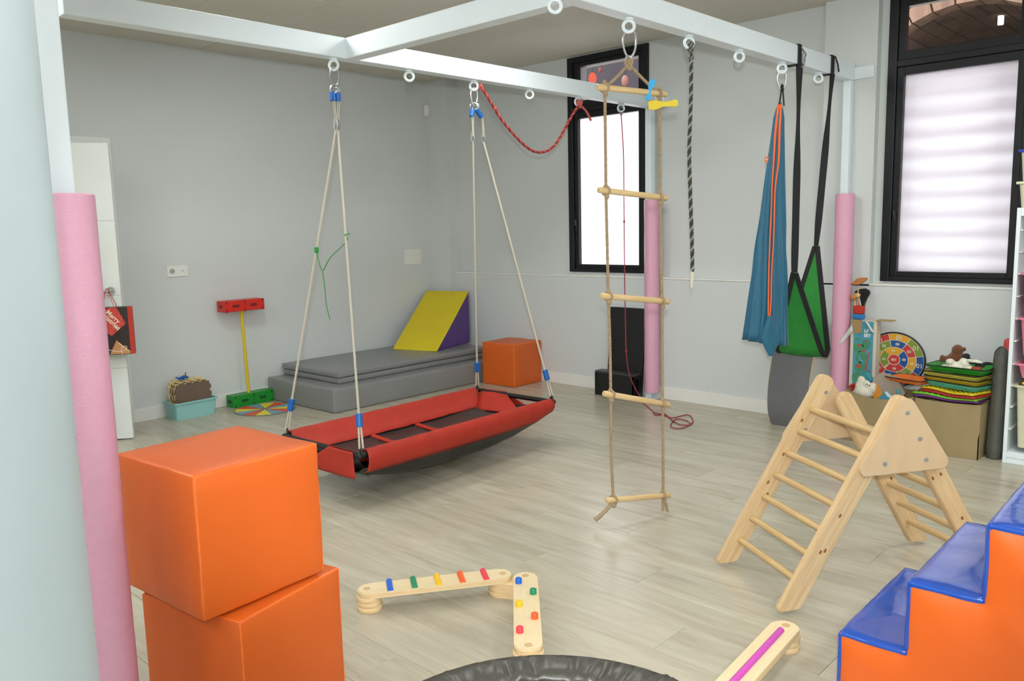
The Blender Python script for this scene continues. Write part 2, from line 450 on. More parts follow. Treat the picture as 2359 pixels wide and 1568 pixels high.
# ------------------------------------------------------------------ windows
def window(n, W, lab):
    y0, y1, z0, z1 = W
    t = thing('window_%d' % n, lab, None, (XR, (y0+y1)/2, z0), 0, None, 'structure')
    def part(nm, boxes, mat=BLACKM, bev=.004):
        b = B()
        for q in boxes: box(b, *q, bev=bev)
        return obj(nm, b, mat, t, world=True, smooth=False)
    f = .055; xf = XR-.022; xb = XR+.05
    part('frame_jamb', [(xf, xb, y0, y0+f, z0, z1)]); part('frame_jamb', [(xf, xb, y1-f, y1, z0, z1)])
    part('frame_sill', [(xf, xb, y0+f, y1-f, z0, z0+.03)]); part('frame_head', [(xf, xb, y0+f, y1-f, z1-.045, z1)])
    part('transom_bar', [(xf, xb, y0+f, y1-f, 2.345, 2.385)])
    s = .042; xs = XR-.006
    for (a, c, k) in ((z0+.03, 2.345, 'lower'), (2.385, z1-.045, 'upper')):
        sz = s if k == 'lower' else .045
        part('sash', [(xs, xb-.004, y0+f, y0+f+s, a, c), (xs, xb-.004, y1-f-s, y1-f, a, c), (xs, xb-.004, y0+f+s, y1-f-s, a, a+(.035 if k == 'lower' else .055)), (xs, xb-.004, y0+f+s, y1-f-s, c-.05 if k == 'lower' else c-.035, c)], bev=.003)
        bb = B(); X = XR+.03; q = [V(X, y0+f+s-.01, a+.02), V(X, y1-f-s+.01, a+.02), V(X, y1-f-s+.01, c-.02), V(X, y0+f+s-.01, c-.02)]
        bb.faces.new([bb.verts.new(p) for p in q])
        obj('pane', bb, FROST if k == 'lower' else CLEAR, t, world=True, smooth=False, label='frosted lower pane' if k == 'lower' else 'clear top pane')
    b = B(); box(b, xs-.012, xs, y1-f-.028, y1-f-.012, 1.36, 1.44, bev=.003); box(b, xs-.03, xs-.012, y1-f-.025, y1-f-.015, 1.40, 1.45, bev=.003)
    obj('window_handle', b, BLACKP, t, world=True)
    return t
window(1, W1, 'narrow black framed window behind the rope ladder')
window(2, W2, 'black framed window at right with a stone arch behind its top pane')
# roller shutter of slats behind the large window
SLAT = pm('shutter_slat', '#d8d6e4', .5, var=.03)
t = thing('roller_shutter', 'white slatted shutter outside the right window', 'shutter', (5.745, 1.54, .99))
b = B(); box(b, -.008, .008, -.40, .40, -.024, .024, bev=.004); s0 = obj('slat', b, SLAT, t, smooth=False)
z = .06; s0.matrix_local = Matrix.Translation((0, 0, z))
for k in range(1, 11): share(s0, 'slat', t, Matrix.Translation((0, 0, z+k*.122)))
b = B(); box(b, -.015, .015, -.41, -.40, .0, 1.4); obj('guide_rail', b, BLACKP, t, smooth=False)
b = B(); box(b, -.015, .015, .40, .41, .0, 1.4); obj('guide_rail', b, BLACKP, t, smooth=False)

# outside: stone arch across the street and an added dark backdrop with red lanterns
STONE = pm('arch_stone', '#8d7360', .9, var=.3, scale=3, bump=.4, bscale=20, stretch=(3, 3, 1))
STONE2 = pm('vault_stone', '#6d5a4d', .9, var=.35, scale=4, bump=.4, bscale=20)
AY, AZ, AR0, AR1 = 2.358, 2.307, 1.069, 1.203
t = thing('stone_arch', 'brown stone arch outside seen through the top pane of the right window', 'arch', (9.0, AY, 0))
def arch_pt(r, a): return V(0, r*math.cos(a), AZ+r*math.sin(a))
NA = 17
for k in range(NA):
    a0 = math.pi*k/NA+.008; a1 = math.pi*(k+1)/NA-.008; b = B()
    dr = random.uniform(-.008, .008)
    prism(b, [(AR0, a0), (AR1+dr, a0), (AR1+dr, a1), (AR0, a1)], -.0, -.22-random.uniform(0, .02), lambda u, v, w_: arch_pt(u, v)+V(w_, 0, 0))
    obj('voussoir', b, STONE, t, smooth=False)
for k in range(26):
    a0 = math.pi*k/26+.006; a1 = math.pi*(k+1)/26-.006; b = B(); r = AR0+random.uniform(.0, .03)
    prism(b, [(r, a0), (r+.08, a0), (r+.08, a1), (r, a1)], .01, 2.2, lambda u, v, w_: arch_pt(u, v)+V(w_, 0, 0))
    obj('vault_plank', b, STONE2, t, smooth=False)
b = B(); box(b, 2.2, 2.3, -1.2, 1.2, 0, 3.6); obj('vault_end', b, STONE2, t, smooth=False)
for s in (-1, 1):
    b = B(); box(b, -.2, 2.2, *(sorted((s*AR0, s*AR1))), 0, AZ); obj('pier', b, STONE, t, smooth=False)
p_ = onx(2305, 57, 9.75)
b = B(); cyl(b, p_-V(9, AY, 0), p_-V(9, AY, 0)+V(0, 0, .10), .028, 14); obj('vault_lamp', b, emit_mat('vault_lamp_glow', (1, .95, .85, 1), 3), t)
FAC = pm('facade_red', '#4a1618', .9, var=.2); DARKC = pm('canopy_dark', '#201f28', .7, var=.35, scale=1.2, hex2='#3a333c')
b = B(); n = 24
arc = [V(9.0, AY+1.15*math.cos(math.pi*i/n), AZ+1.15*math.sin(math.pi*i/n)) for i in range(n+1)]
for dx in (0, .12):
    quadgrid(b, [[p+V(dx, 0, 0) for p in arc], [V(9.0+dx, p.y, 6.0) for p in arc]])
box(b, 9.0, 9.12, AY+1.15, 3.9, 0, 6.0); box(b, 9.0, 9.12, -1.5, AY-1.15, 0, 6.0)
tag(obj('facade', b, FAC, smooth=False), 'dark red facade around the stone arch outside', 'facade')
t = thing('awning', 'dark awning outside the narrow window', 'awning', (8.5, 6.1, 0))
b = B(); box(b, .0, .1, -2.0, 3.0, 2.75, 4.6); obj('awning_cloth', b, DARKC, t, smooth=False)  # added sheet keeps bright sky out of the narrow top pane
for s in (-1.9, 2.9):
    b = B(); cyl(b, V(-.05, s, 0), V(-.05, s, 4.6), .04); obj('awning_post', b, DARKC, t)
RLAN = emit_mat('lantern_glow', (1, .16, .09, 1), 2.0)
PLAN = pm('lantern_pale', '#9a675c', .7, var=.2)
for k, (px_, py_, r, lb, mt) in enumerate(((1365, 181, .062, 'large bright red', RLAN), (1383, 161, .028, 'small dark red', pm('lantern_dark', '#8a2a2c', .5)), (1440, 186, .055, 'dull pink', PLAN))):
    c = onx(px_, py_, 8.25); zt_ = 4.0
    t = thing('lantern', '%s lantern outside seen through the narrow window' % lb, 'lantern', (c.x, c.y, c.z-r))
    b = B(); ellip(b, (0, 0, r), r*.8, r*.8, r*1.2); obj('lantern_body', b, mt, t)
    b = B(); tube(b, [V(0, 0, 2.1*r), V(0, 0, zt_-(c.z-r)), V(.3, 0, zt_-(c.z-r))], .005, 6); obj('lantern_cord', b, BLACKP, t)
b = B(); box(b, XO, 16, -4, 12, -.3, -.12); tag(obj('street', b, pm('street_pave', '#8c8680', .9, var=.1), smooth=False), None, None, None, 'structure')

# ------------------------------------------------------------------ door, ajar
DOORW = pm('door_white', '#dfe3e0', .4, var=.01)
b = B()
box(b, DX1, DX1+.07, YW-.015, YW, 0, DZ+.07, bev=.003); box(b, DX0-.07, DX0, YW-.015, YW, 0, DZ+.07, bev=.003); box(b, DX0, DX1, YW-.015, YW, DZ, DZ+.07, bev=.003)
box(b, DX1-.02, DX1, YW, YW+.15, 0, DZ); box(b, DX0, DX0+.02, YW, YW+.15, 0, DZ); box(b, DX0, DX1, YW, YW+.15, DZ-.02, DZ)
struct('trim_3', b, DOORW, 'white door casing on the left wall')
DA = -R(34.5)
door = thing('door_1', 'white interior door standing ajar, a red bag on its handle', None, (DX0+.02, YW-.005, 0), DA, None, 'structure')
DWD = .825
b = B(); box(b, 0, DWD, -.04, 0, .008, 2.012, bev=.002); leaf = obj('leaf', b, DOORW, door, smooth=False)
for z in (.5, 1.0, 1.5):
    b = B(); box(b, .0, DWD, -.0408, -.0395, z, z+.006); obj('groove', b, pm('door_groove', '#c5cbc8', .6), leaf, smooth=False)
b = B(); cyl(b, V(DWD-.06, -.04, 1.035), V(DWD-.06, -.05, 1.035), .026, 20)
tube(b, spline([(DWD-.06, -.045, 1.035), (DWD-.06, -.085, 1.035), (DWD-.085, -.093, 1.035), (DWD-.18, -.093, 1.035)], 5), .009, 10)
obj('lever_handle', b, STEEL, door, label='steel lever handle')
b = B(); cyl(b, V(DWD-.06, 0, 1.035), V(DWD-.06, .012, 1.035), .026, 20); obj('escutcheon', b, STEEL, door)
b = B()
for z in (.25, 1.75): cyl(b, V(0, -.045, z), V(0, -.045, z+.09), .008, 8)
obj('hinge', b, STEEL, door)

# ------------------------------------------------------------------ wall fittings
PLAS = pm('white_plastic', '#e4e4e0', .4, var=.01)
def plate(name, lab, cat, cx, cz, wd, ht):
    t = thing(name, lab, cat, (cx, YW, cz)); b = B(); box(b, -wd/2, wd/2, -.009, 0, -ht/2, ht/2, bev=.003); obj('cover', b, PLAS, t, smooth=False); return t
t = plate('wall_socket', 'white double wall socket on the left wall near the door', 'socket', 2.885, 1.12, .165, .085)
b = B(); cyl(b, V(-.04, -.0095, 0), V(-.04, -.004, 0), .021, 20); obj('socket_well', b, pm('socket_grey', '#a9aaa6', .5), t)
b = B()
for dx in (-.0095, .0095): cyl(b, V(-.04+dx, -.0102, 0), V(-.04+dx, -.009, 0), .003, 8)
obj('pin_hole', b, BLACKP, t)
b = B(); box(b, .02, .06, -.0105, -.008, -.02, .02); obj('tv_plate', b, PLAS, t, smooth=False)
b = B(); cyl(b, V(.04, -.012, 0), V(.04, -.009, 0), .004, 8); obj('tv_port', b, BLACKP, t)
plate('blank_plate', 'blank white cover plate on the left wall near the corner', 'cover plate', 5.25, 1.132, .21, .15)
t = thing('motion_detector', 'small white motion detector high on the wall by the corner', 'detector', (5.495, YW-.02, 2.54))
b = B(); softbox(b, .07, .04, .115, .012, .004, 3); obj('detector_body', b, PLAS, t)
b = B(); box(b, -.008, .008, -.0245, -.018, -.03, .02, bev=.002); obj('lens_window', b, WHITE, t)
b = B(); cyl(b, V(0, -.023, -.043), V(0, -.019, -.043), .006, 10); obj('sensor_dot', b, BLACKP, t)

# ================================================================== HANGING FRAME
ZB, ZT = 2.29, 2.395
YB, YF = 3.71, 2.18
RBX = [2.63+.51*k for k in range(6)]; RFX = [2.605+.4995*k for k in range(6)]
fr = thing('hanging_frame', 'white steel suspension frame of beams and posts with eye rings', 'frame', (3.0, 2.9, 0))
def fbox(nm, *q, mat=WHITE, bev=.004):
    b = B(); box(b, *q, bev=bev); return obj(nm, b, mat, fr, world=True, smooth=False)
fbox('beam', 1.31, 5.56, YB-.04, YB+.04, ZB, ZT); fbox('beam', .69, 5.575, YF-.04, YF+.04, ZB, ZT); fbox('beam', 2.685, 2.765, YF+.04, YB-.04, ZB, ZT)
fbox('post', .701, .755, YF-.037, YF+.017, 0, ZB); fbox('post', 5.525, 5.575, 2.145, 2.195, 0, ZB); fbox('post', 5.51, 5.565, YB-.045, YB+.01, 0, ZB)
fbox('foot_plate', .66, .79, YF-.075, YF+.055, 0, .008); fbox('foot_plate', 5.46, 5.56, 3.62, 3.76, 0, .008)
fbox('wall_bracket', 5.56, XL, 2.015, 2.14, ZB+.005, ZB+.08); fbox('wall_bracket', 5.56, XR, 3.58, 3.67, ZB+.02, ZT-.01)
b = B(); cyl(b, V(1.36, YB, ZT), V(1.36, YB, ZC), .02); obj('ceiling_hanger', b, WHITE, fr, world=True)
EYE_Z = ZB-.036
def eye_mesh():
    b = B(); cyl(b, V(0, 0, -.008), V(0, 0, .001), .02, 16)
    ring(b, (0, 0, -.034), (math.cos(.75), -math.sin(.75)*1, 0), (0, 0, 1), .024, .0075, 20, 8); return b
e0 = obj('eye_ring', eye_mesh(), WHITE, fr)
EY = [(x, YB) for x in RBX] + [(x, YF) for x in RFX] + [(2.11, YB), (2.1, YF)]
fi = FRAMES[fr].inverted()
for k, (x, y) in enumerate(EY):
    if (x, y) == (2.11, YB): continue
    M = fi @ Matrix.Translation((x, y, ZB)) @ Matrix.Rotation((k*.37) % .5-.25, 4, 'Z')
    if k == 0: e0.matrix_local = M
    else: share(e0, 'eye_ring', fr, M)
# pink foam sleeves on the posts
def noodle(cx, cy, z0, z1, lab, r=.0595):
    t = thing('foam_tube', lab, 'foam tube', (cx, cy, z0), 0, 'pink foam tubes around the posts')
    b = B(); ri = .044; h = z1-z0
    n = 40; prof = [(r, 0), (r, h-.004), (r-.004, h), (ri, h), (ri, 0)]
    rows = []
    zs = [0, .004]+[h*i/30 for i in range(1, 30)]+[h-.004]
    for z in zs: rows.append([V((r+noise.noise(V(math.cos(a)*3, math.sin(a)*3, z*6))*.0014)*math.cos(a), (r+noise.noise(V(math.cos(a)*3, math.sin(a)*3, z*6))*.0014)*math.sin(a), z) for a in (2*math.pi*i/n for i in range(n))])
    rows.append([V((r-.004)*math.cos(2*math.pi*i/n), (r-.004)*math.sin(2*math.pi*i/n), h) for i in range(n)])
    rows.append([V(ri*math.cos(2*math.pi*i/n), ri*math.sin(2*math.pi*i/n), h) for i in range(n)])
    rows.append([V(ri*math.cos(2*math.pi*i/n), ri*math.sin(2*math.pi*i/n), 0) for i in range(n)])
    quadgrid(b, rows, closed_u=True, closed_v=True); obj('foam_sleeve', b, PINK, t)
    b = B(); box(b, -.0012, .0012, r-.001, r+.0006, .01, h-.01); obj('slit', b, pm('pink_slit', '#b87890', .7), t, smooth=False)
noodle(.733, 2.139, .06, 1.502, 'glossy pink foam tube on the near left post beside the column')
noodle(5.514, 2.155, .05, 1.565, 'pink foam tube on the post beside the green swing')
noodle(5.515, 3.66, .058, 1.588, 'pink foam tube on the post behind the rope ladder')

# ------------------------------------------------------------------ hardware helpers
def carabiner(bm, top, ln, wd, r, ang=.75):
    top = Vector(top); s = V(math.cos(ang), -math.sin(ang), 0)
    loop = []
    for i in range(24):
        a = 2*math.pi*i/24
        k = wd/2*(1+.18*math.cos(a))
        loop.append(top + s*math.sin(a)*k + V(0, 0, -ln/2+math.cos(a)*ln/2))
    tube(bm, loop, r, 6, closed=True)
def knot(bm, c, r, seed=0):
    c = Vector(c)
    for k in range(3):
        a = k*1.1+seed; u = V(math.cos(a), math.sin(a), .3*math.sin(a*2)).normalized(); v = V(-math.sin(a)*.4, math.cos(a)*.4, .9).normalized()
        ring(bm, c+V(0, 0, (k-1)*r*.35), u, v, r*.62, r*.42, 12, 6)

# ------------------------------------------------------------------ platform swing
SC, SA, SL, SW_, SZ = V(3.146, 3.658, .285), .034, 1.556, .657, .285
sw = thing('platform_swing', 'red and black rectangular platform swing hanging on four white ropes', 'swing', (SC.x, SC.y, 0), SA)
def sp(u, v, z): return V(u*SL/2, v*SW_/2, z)      # u along, v across (+ = far)
b = B(); c4 = [sp(-1, -1, SZ), sp(1, -1, SZ), sp(1, 1, SZ), sp(-1, 1, SZ)]
for i in range(4): cyl(b, c4[i], c4[(i+1) % 4], .016, 12)
for c in c4: ellip(b, c, .017, .017, .017)
obj('tube_frame', b, BLACKP, sw)
def cover(nm, side):
    b = B(); rows = []; n = 60
    u0, u1 = (-.955, .975) if side < 0 else (-.96, .955)
    for i in range(n+1):
        u = u0+(u1-u0)*i/n; wv = noise.noise(V(u*9, side*5, 0))*.004
        if abs(u-.02) < .015 or abs(u+.42) < .012: wv -= .005
        sag = .012*(1-u*u); row = []
        # outer hem, over the tube, inner hem
        kz = 1-.35*max(0, (u-.8)/.17)
        prof = [(-.012, (-.100-sag)*kz), (.012, -.085*kz), (.026, -.05*kz), (.030, -.018), (.024, .012), (.008, .027), (-.012, .025), (-.028, .006), (-.046, -.028), (-.078, -.056-sag*.5), (-.112, -.070-sag)]
        for (dy, dz) in prof:
            row.append(V(u*SL/2, side*(SW_/2+dy+wv), SZ+dz+wv*.5))
        rows.append(row)
    quadgrid(b, rows); o = obj(nm, b, REDF, sw); return o
for side in (-1, 1):
    o = cover('side_cover', side)
    m = o.modifiers.new('thick', 'SOLIDIFY'); m.thickness = .002
def bed(nm, zc, ze, hw, sagx, mat, v_in):
    b = B(); rows = []
    for i in range(41):
        u = -1+2*i/40; row = []
        for j in range(17):
            v = -1+2*j/16
            z = ze-(ze-zc)*(1-(v**6 if v_in else v*v))*(1-.6*u**4*v_in)-sagx*(1-u*u)
            z += noise.noise(V(u*5, v*3, 2))*.006
            row.append(V(u*(SL/2-.03), v*hw, z))
        rows.append(row)
    quadgrid(b, rows); return obj(nm, b, mat, sw)
bed('bed_sheet', SZ-.086, SZ-.070, SW_/2-.10, .02, BLKV, 0)
bed('underside', .104, SZ-.072, SW_/2-.012, .042, BLKV, 1)
def patch(nm, pts, mat=REDF):
    b = B(); rows = []; n = 8
    for i in range(n+1):
        t_ = i/n; row = []
        for j in range(n+1):
            s = j/n
            p = pts[0]*(1-t_)*(1-s)+pts[1]*t_*(1-s)+pts[2]*t_*s+pts[3]*(1-t_)*s
            p = p+V(0, 0, noise.noise(p*9)*.006+.006*math.sin(math.pi*s)*math.sin(math.pi*t_))
            row.append(p)
        rows.append(row)
    quadgrid(b, rows); o = obj(nm, b, mat, sw); m = o.modifiers.new('thick', 'SOLIDIFY'); m.thickness = .002; return o
ZI = SZ-.082
patch('end_cover', [sp(1.012, .95, SZ+.018), sp(1.012, .28, SZ+.018), sp(.80, -.62, ZI), sp(.80, .62, ZI)])
patch('end_cover', [sp(1.022, .95, SZ+.018), sp(1.022, .28, SZ+.018), sp(1.02, -.5, SZ-.09), sp(1.02, .95, SZ-.09)])
patch('end_cover', [sp(-1.012, -.88, SZ+.018), sp(-1.012, -.30, SZ+.018), sp(-.82, .5, ZI), sp(-.82, -.62, ZI)])
patch('end_cover', [sp(-1.024, -.9, SZ+.016), sp(-1.024, -.30, SZ+.016), sp(-1.03, .45, SZ-.12), sp(-1.03, -.95, SZ-.12)])
patch('end_hull', [sp(1.0, -.95, SZ-.02), sp(1.0, .95, SZ-.10), sp(.86, .8, .16), sp(.86, -.8, .16)], BLKV)
patch('end_hull', [sp(-1.0, -.95, SZ-.02), sp(-1.0, .95, SZ-.02), sp(-.86, .8, .14), sp(-.86, -.8, .14)], BLKV)
for u in (-.33, .12):
    b = B(); tube(b, [sp(u, v, SZ-.066-.016*(1-(v/.7)**2)-.018*(1-u*u)) for v in [-.64+1.28*i/12 for i in range(13)]], .007, 6, flat=3)
    obj('bed_seam', b, REDF, sw)
b = B(); tube(b, spline([sp(.20, -.66, .215), sp(.26, -.45, .215), sp(.36, -.36, .215), sp(.46, -.44, .215), sp(.52, -.66, .215)], 6), .007, 6, flat=2); obj('grab_handle', b, REDF, sw)
# suspension ropes of the swing
def place(o_local, t): return FRAMES[t] @ o_local
att = {(-1, 1): sp(-.975, 1, SZ+.035), (-1, -1): sp(-.985, -1, SZ+.035), (1, 1): sp(.985, 1, SZ+.035), (1, -1): sp(.98, -1, SZ+.04)}
for sgn, rx in ((-1, RBX[0]), (1, RBX[2])):
    b = B(); carabiner(b, (rx, YB, ZB-.045), .105, .045, .0042, .3)
    ring(b, (rx-.005, YB, 2.135), (.7, -.7, 0), (0, 0, 1), .021, .005); ring(b, (rx+.008, YB, 2.135), (.5, -.85, 0), (0, 0, 1), .021, .005)
    obj('steel_link', b, STEEL, sw, world=True, label='steel carabiner and double ring')
    for v in (1, -1):
        top = V(rx+(.012 if v < 0 else -.012), YB-v*-.006, 2.118)
        d = {(-1, 1): (-.006, 0), (-1, -1): (.006, 0), (1, 1): (-.02, .0), (1, -1): (.062, -.01)}[(sgn, v)]
        p1 = V(rx+d[0]*.6+(.012 if v < 0 else -.012), YB+d[1], 2.075)
        p2 = V(rx+d[0], YB+d[1], 1.955)
        b = B(); cyl(b, top, p1, .0155, 10); obj('rope_sleeve', b, BLUEC, sw, world=True, label='blue upper rope sleeve')
        end = FRAMES[sw] @ att[(sgn, v)]
        b = B(); tube(b, [p1, p2], .003, 6); tube(b, [p1+V(.006, -.006, 0), p2+V(.004, -.004, 0)], .003, 6); obj('cord_loop', b, ROPEW, sw, world=True)
        b = B(); carabiner(b, p2+V(0, 0, .03), .065, .022, .0028, 1.2); obj('small_carabiner', b, STEEL, sw, world=True)
        dirv = (end-p2).normalized(); low = end-dirv*.085; slv = end-dirv*.17
        b = B(); tube(b, [p2+V(0, 0, -.03), slv], .0062, 8); obj('swing_rope', b, ROPEW, sw, world=True)
        b = B(); cyl(b, slv+dirv*-.005, slv+dirv*.062, .0165, 10)
        for q in range(3): cyl(b, slv+dirv*(.002+q*.02), slv+dirv*(.012+q*.02), .0185, 10)
        obj('rope_sleeve', b, BLUEC, sw, world=True, label='blue lower rope sleeve')
        b = B(); tube(b, [slv+dirv*.055+V(.004, -.004, 0), end+V(.008, -.004, 0)], .0055, 6); tube(b, [slv+dirv*.055-V(.004, -.004, 0), end-V(.008, -.004, 0)], .0055, 6); obj('rope_tail', b, ROPEW, sw, world=True)
        b = B(); tube(b, [end+V(0, math.cos(a)*.018, -.02+math.sin(a)*.022)+V(math.cos(a)*.01, 0, 0) for a in (2*math.pi*i/14 for i in range(14))], .006, 6, closed=True); obj('snap_ring', b, BLACKP, sw, world=True)
# green string tied between the swing ropes
GSTR = pm('green_string', '#2f8a3a', .7, var=.1)
ra = (V(RBX[0]-.006, YB, 1.925), FRAMES[sw] @ att[(-1, 1)]); rb = (V(RBX[0]+.006, YB, 1.925), FRAMES[sw] @ att[(-1, -1)])
def onrope(rp, z): t_ = (z-rp[0].z)/(rp[1].z-rp[0].z); return rp[0].lerp(rp[1], t_)
A = onrope(ra, 1.30); Bp = onrope(rb, 1.375)
t = thing('green_string', 'thin green string knotted between the two left swing ropes', 'string', (A.x, A.y, A.z))
b = B(); tube(b, spline([A, A+V(.004, -.01, -.06), A+V(.02, -.02, -.11), A*.55+Bp*.45+V(0, 0, -.075), Bp+V(0, -.005, -.03), Bp, Bp+V(.02, -.015, .01)], 8), .0026, 6); obj('string', b, GSTR, t, world=True)
b = B(); tube(b, spline([A+V(.018, -.02, -.11), A+V(.026, -.02, -.2), A+V(.03, -.02, -.29), A+V(.045, -.025, -.38)], 8), .0026, 6); obj('loose_end', b, GSTR, t, world=True)
b = B(); knot(b, A, .014); knot(b, Bp, .008, 1); obj('string_knot', b, GSTR, t, world=True)

# ------------------------------------------------------------------ red rope between two eye rings
t = thing('red_rope', 'red braided rope sagging between two eye rings of the rear beam', 'rope', (RBX[2], YB, ZB-.05))
b = B(); twist(b, spline([(RBX[2]+.02, YB-.03, 2.262), (3.72, YB-.03, 2.215), (3.867, YB-.03, 2.061), (4.066, YB-.03, 1.924), (4.214, YB-.03, 1.885), (4.372, YB-.03, 1.941), (4.563, YB-.03, 2.15), (RBX[4]-.01, YB-.02, 2.235)], 10), .0095, .05, 3, (0, 0, 1)); obj('rope', b, [pm('rope_red', '#9c2a28', .8, var=.12, scale=90), pm('rope_pink', '#b8635a', .8, var=.12, scale=90)], t, world=True, auto=80)
b = B(); tube(b, spline([(RBX[4]-.01, YB-.02, 2.235), (4.71, YB-.04, 2.19), (4.755, YB-.045, 2.13)], 6), .008, 8); obj('loose_end', b, ROPER, t, world=True)
b = B(); knot(b, (RBX[4]-.01, YB-.02, 2.238), .024); knot(b, (RBX[2]+.03, YB-.03, 2.25), .017, 2); ellip(b, (3.80, YB-.03, 2.135), .018, .014, .014)
obj('rope_knot', b, ROPER, t, world=True)
# thin red cord hanging to the floor
t = thing('red_twine', 'thin dark red cord hanging from the rear beam and coiled on the floor', 'cord', (RBX[5], YB, 0))
b = B(); b2 = [(RBX[5], YB, 2.225), (5.21, YB, 1.9), (5.214, YB, 1.42), (5.222, YB, .79), (5.235, YB-.01, .32), (5.30, YB-.05, .10), (5.33, YB-.12, .008)]
fl_pts = [onz(*q, .005) for q in ((1478, 925), (1503, 946), (1510, 956), (1530, 953), (1548, 962), (1585, 955), (1596, 972), (1570, 986), (1545, 982), (1556, 966), (1580, 968), (1590, 978), (1562, 976), (1535, 958), (1508, 950))]
tube(b, spline(b2+fl_pts, 8), .004, 6); obj('cord', b, CORDR, t, world=True)
b = B(); knot(b, (5.229, YB-.004, .42), .010); knot(b, (5.214, YB, 1.42), .009, 1); obj('cord_knot', b, CORDR, t, world=True)
b = B(); carabiner(b, (RBX[5]-.01, YB-.01, 2.262), .06, .03, .003, .4); obj('wire_hook', b, STEEL, t, world=True)

# ------------------------------------------------------------------ rope ladder
RNG = [((2.940, 2.232, 1.989), (3.308, 2.118, 1.980)), ((2.942, 2.231, 1.552), (3.315, 2.116, 1.515)), ((2.951, 2.228, 1.086), (3.327, 2.112, 1.033)), ((2.961, 2.225, .640), (3.331, 2.111, .537)), ((2.970, 2.222, .133), (3.336, 2.109, .088))]
ld = thing('rope_ladder', 'rope ladder with five round wooden rungs hanging from the front beam', 'ladder', (RFX[1], YF, 0))
LT = V(RFX[1], YF, 2.095)
b = B(); carabiner(b, (RFX[1]+.006, YF, ZB-.045), .12, .058, .0048, .75); ring(b, LT+V(0, 0, .022), (.7, -.7, 0), (0, 0, 1), .014, .004); obj('steel_carabiner', b, STEEL, ld, world=True)
RUNGW = pm('rung_wood', '#d8bf93', .5, var=.08, scale=6, stretch=(1, 12, 12), hex2='#c8a872')
SISAL = pm('sisal', '#a08b6e', .85, var=.18, scale=120)
sides = [[], []]
for k, (p, q) in enumerate(RNG):
    p, q = Vector(p), Vector(q)
    ax = (q-p).normalized(); L_ = (q-p).length
    b = B(); tube(b, [V(0, 0, 0), V(.004, 0, 0), V(L_-.004, 0, 0), V(L_, 0, 0)], [.0105, .0135, .0135, .0105], 14)
    obj('rung', b, RUNGW, ld, M=FRAMES[ld].inverted() @ frame(p, ax, V(0, 0, 1).cross(ax)))
    sides[0].append(p+ax*.042); sides[1].append(q-ax*.042)
for s in (0, 1):
    pts = [LT] + sides[s]
    for k in range(len(pts)-1):
        a, c = pts[k], pts[k+1]; mid = (a+c)/2+V(noise.noise(a*3), noise.noise(c*3), 0)*.006
        if k == 0: mid = (a+c)/2+V(0, 0, -.004)
        b = B(); twist(b, spline([a, mid, c], 12), .0072, .030); obj('side_rope', b, SISAL, ld, world=True, auto=80)
    e = sides[s][-1]
    b = B()
    if s == 0: tube(b, spline([e, e+V(-.02, .01, -.03), e+V(-.055, .03, -.065), e+V(-.08, .045, -.085)], 6), [.0095]*12+[.0105]*6+[.016], 8)
    else:
        tube(b, spline([e, e+V(.0, 0, -.03), e+V(-.004, .0, -.075)], 6), .008, 8); tube(b, spline([e, e+V(.012, -.006, -.035), e+V(.022, -.012, -.085)], 6), .0065, 8)
    obj('rope_end', b, SISAL, ld, world=True)
    for k, c in enumerate(sides[s]):
        b = B(); ring(b, c+V(0, 0, 0), (0, 0, 1), (.3*(1 if s else -1), .9, 0), .0185, .0065, 14, 6); ellip(b, c+V(.002, -.003, -.026), .012, .011, .013); ellip(b, c+V(-.001, .0, .022), .009, .009, .012)
        obj('rope_knot', b, SISAL, ld, world=True)
b = B(); knot(b, LT, .021); obj('top_knot', b, SISAL, ld, world=True)
# clothes pegs on the ladder
def peg(lab, mat, c, dirv, ln, group='clothes pegs on the rope ladder', side=None):
    dirv = Vector(dirv).normalized(); sd = (side or V(0, 0, 1)); sd = (sd-dirv*sd.dot(dirv)).normalized()
    t = thing('clothes_peg', lab, 'clothes peg', c, 0, group); c = Vector(c)
    M = frame(c, dirv, sd)
    for k in (-1, 1):
        b = B()
        # one arm: flat wide grip at +x, jaw at -x
        prof = [(-.5, .5, .30), (-.28, .62, .26), (0, .30, .30), (.25, .34, .34), (.38, .46, .38), (.47, .40, .40), (.5, .18, .42)]
        rows = []
        for (x, hw, z) in prof:
            hw *= .26*ln; zz = z*.14*ln*k
            rows.append([V(x*ln, -hw, zz), V(x*ln, hw, zz), V(x*ln, hw, zz*.45), V(x*ln, -hw, zz*.45)])
        vs = quadgrid(b, rows, closed_u=True); b.faces.new(vs[0]); b.faces.new(vs[-1])
        b.transform(M); obj('peg_arm', b, mat, t, world=True)
    b = B(); cyl(b, M @ V(0, -.07*ln, 0), M @ V(0, .07*ln, 0), .018*ln*2, 10); obj('peg_spring', b, STEEL, t, world=True)
SKY = pm('skyblue_plastic', '#3fa9e0', .4, var=.04)
lx = V(RT.x, RT.y, 0).normalized()
P0 = ony(1494, 243, 2.10); P1 = ony(1560, 240, 2.06)
def on_depth(x, y, p):   # point on the pixel ray at the depth of p
    d = ray(x, y); return CP + d*((Vector(p)-CP).dot(FW))
sr = sides[1][0]
q0, q1 = on_depth(1493, 245, sr), on_depth(1560, 239, sr)
peg('yellow plastic clothes peg clipped across the right rope of the ladder', YEL, (q0+q1)/2-FW*.012, q1-q0, (q1-q0).length)
q0, q1 = on_depth(1500, 190, sr), on_depth(1488, 236, sr)
peg('sky blue plastic clothes peg clipped to the rope at the ladder top', SKY, (q0+q1)/2-FW*.04, q1-q0, (q1-q0).length, side=lx)

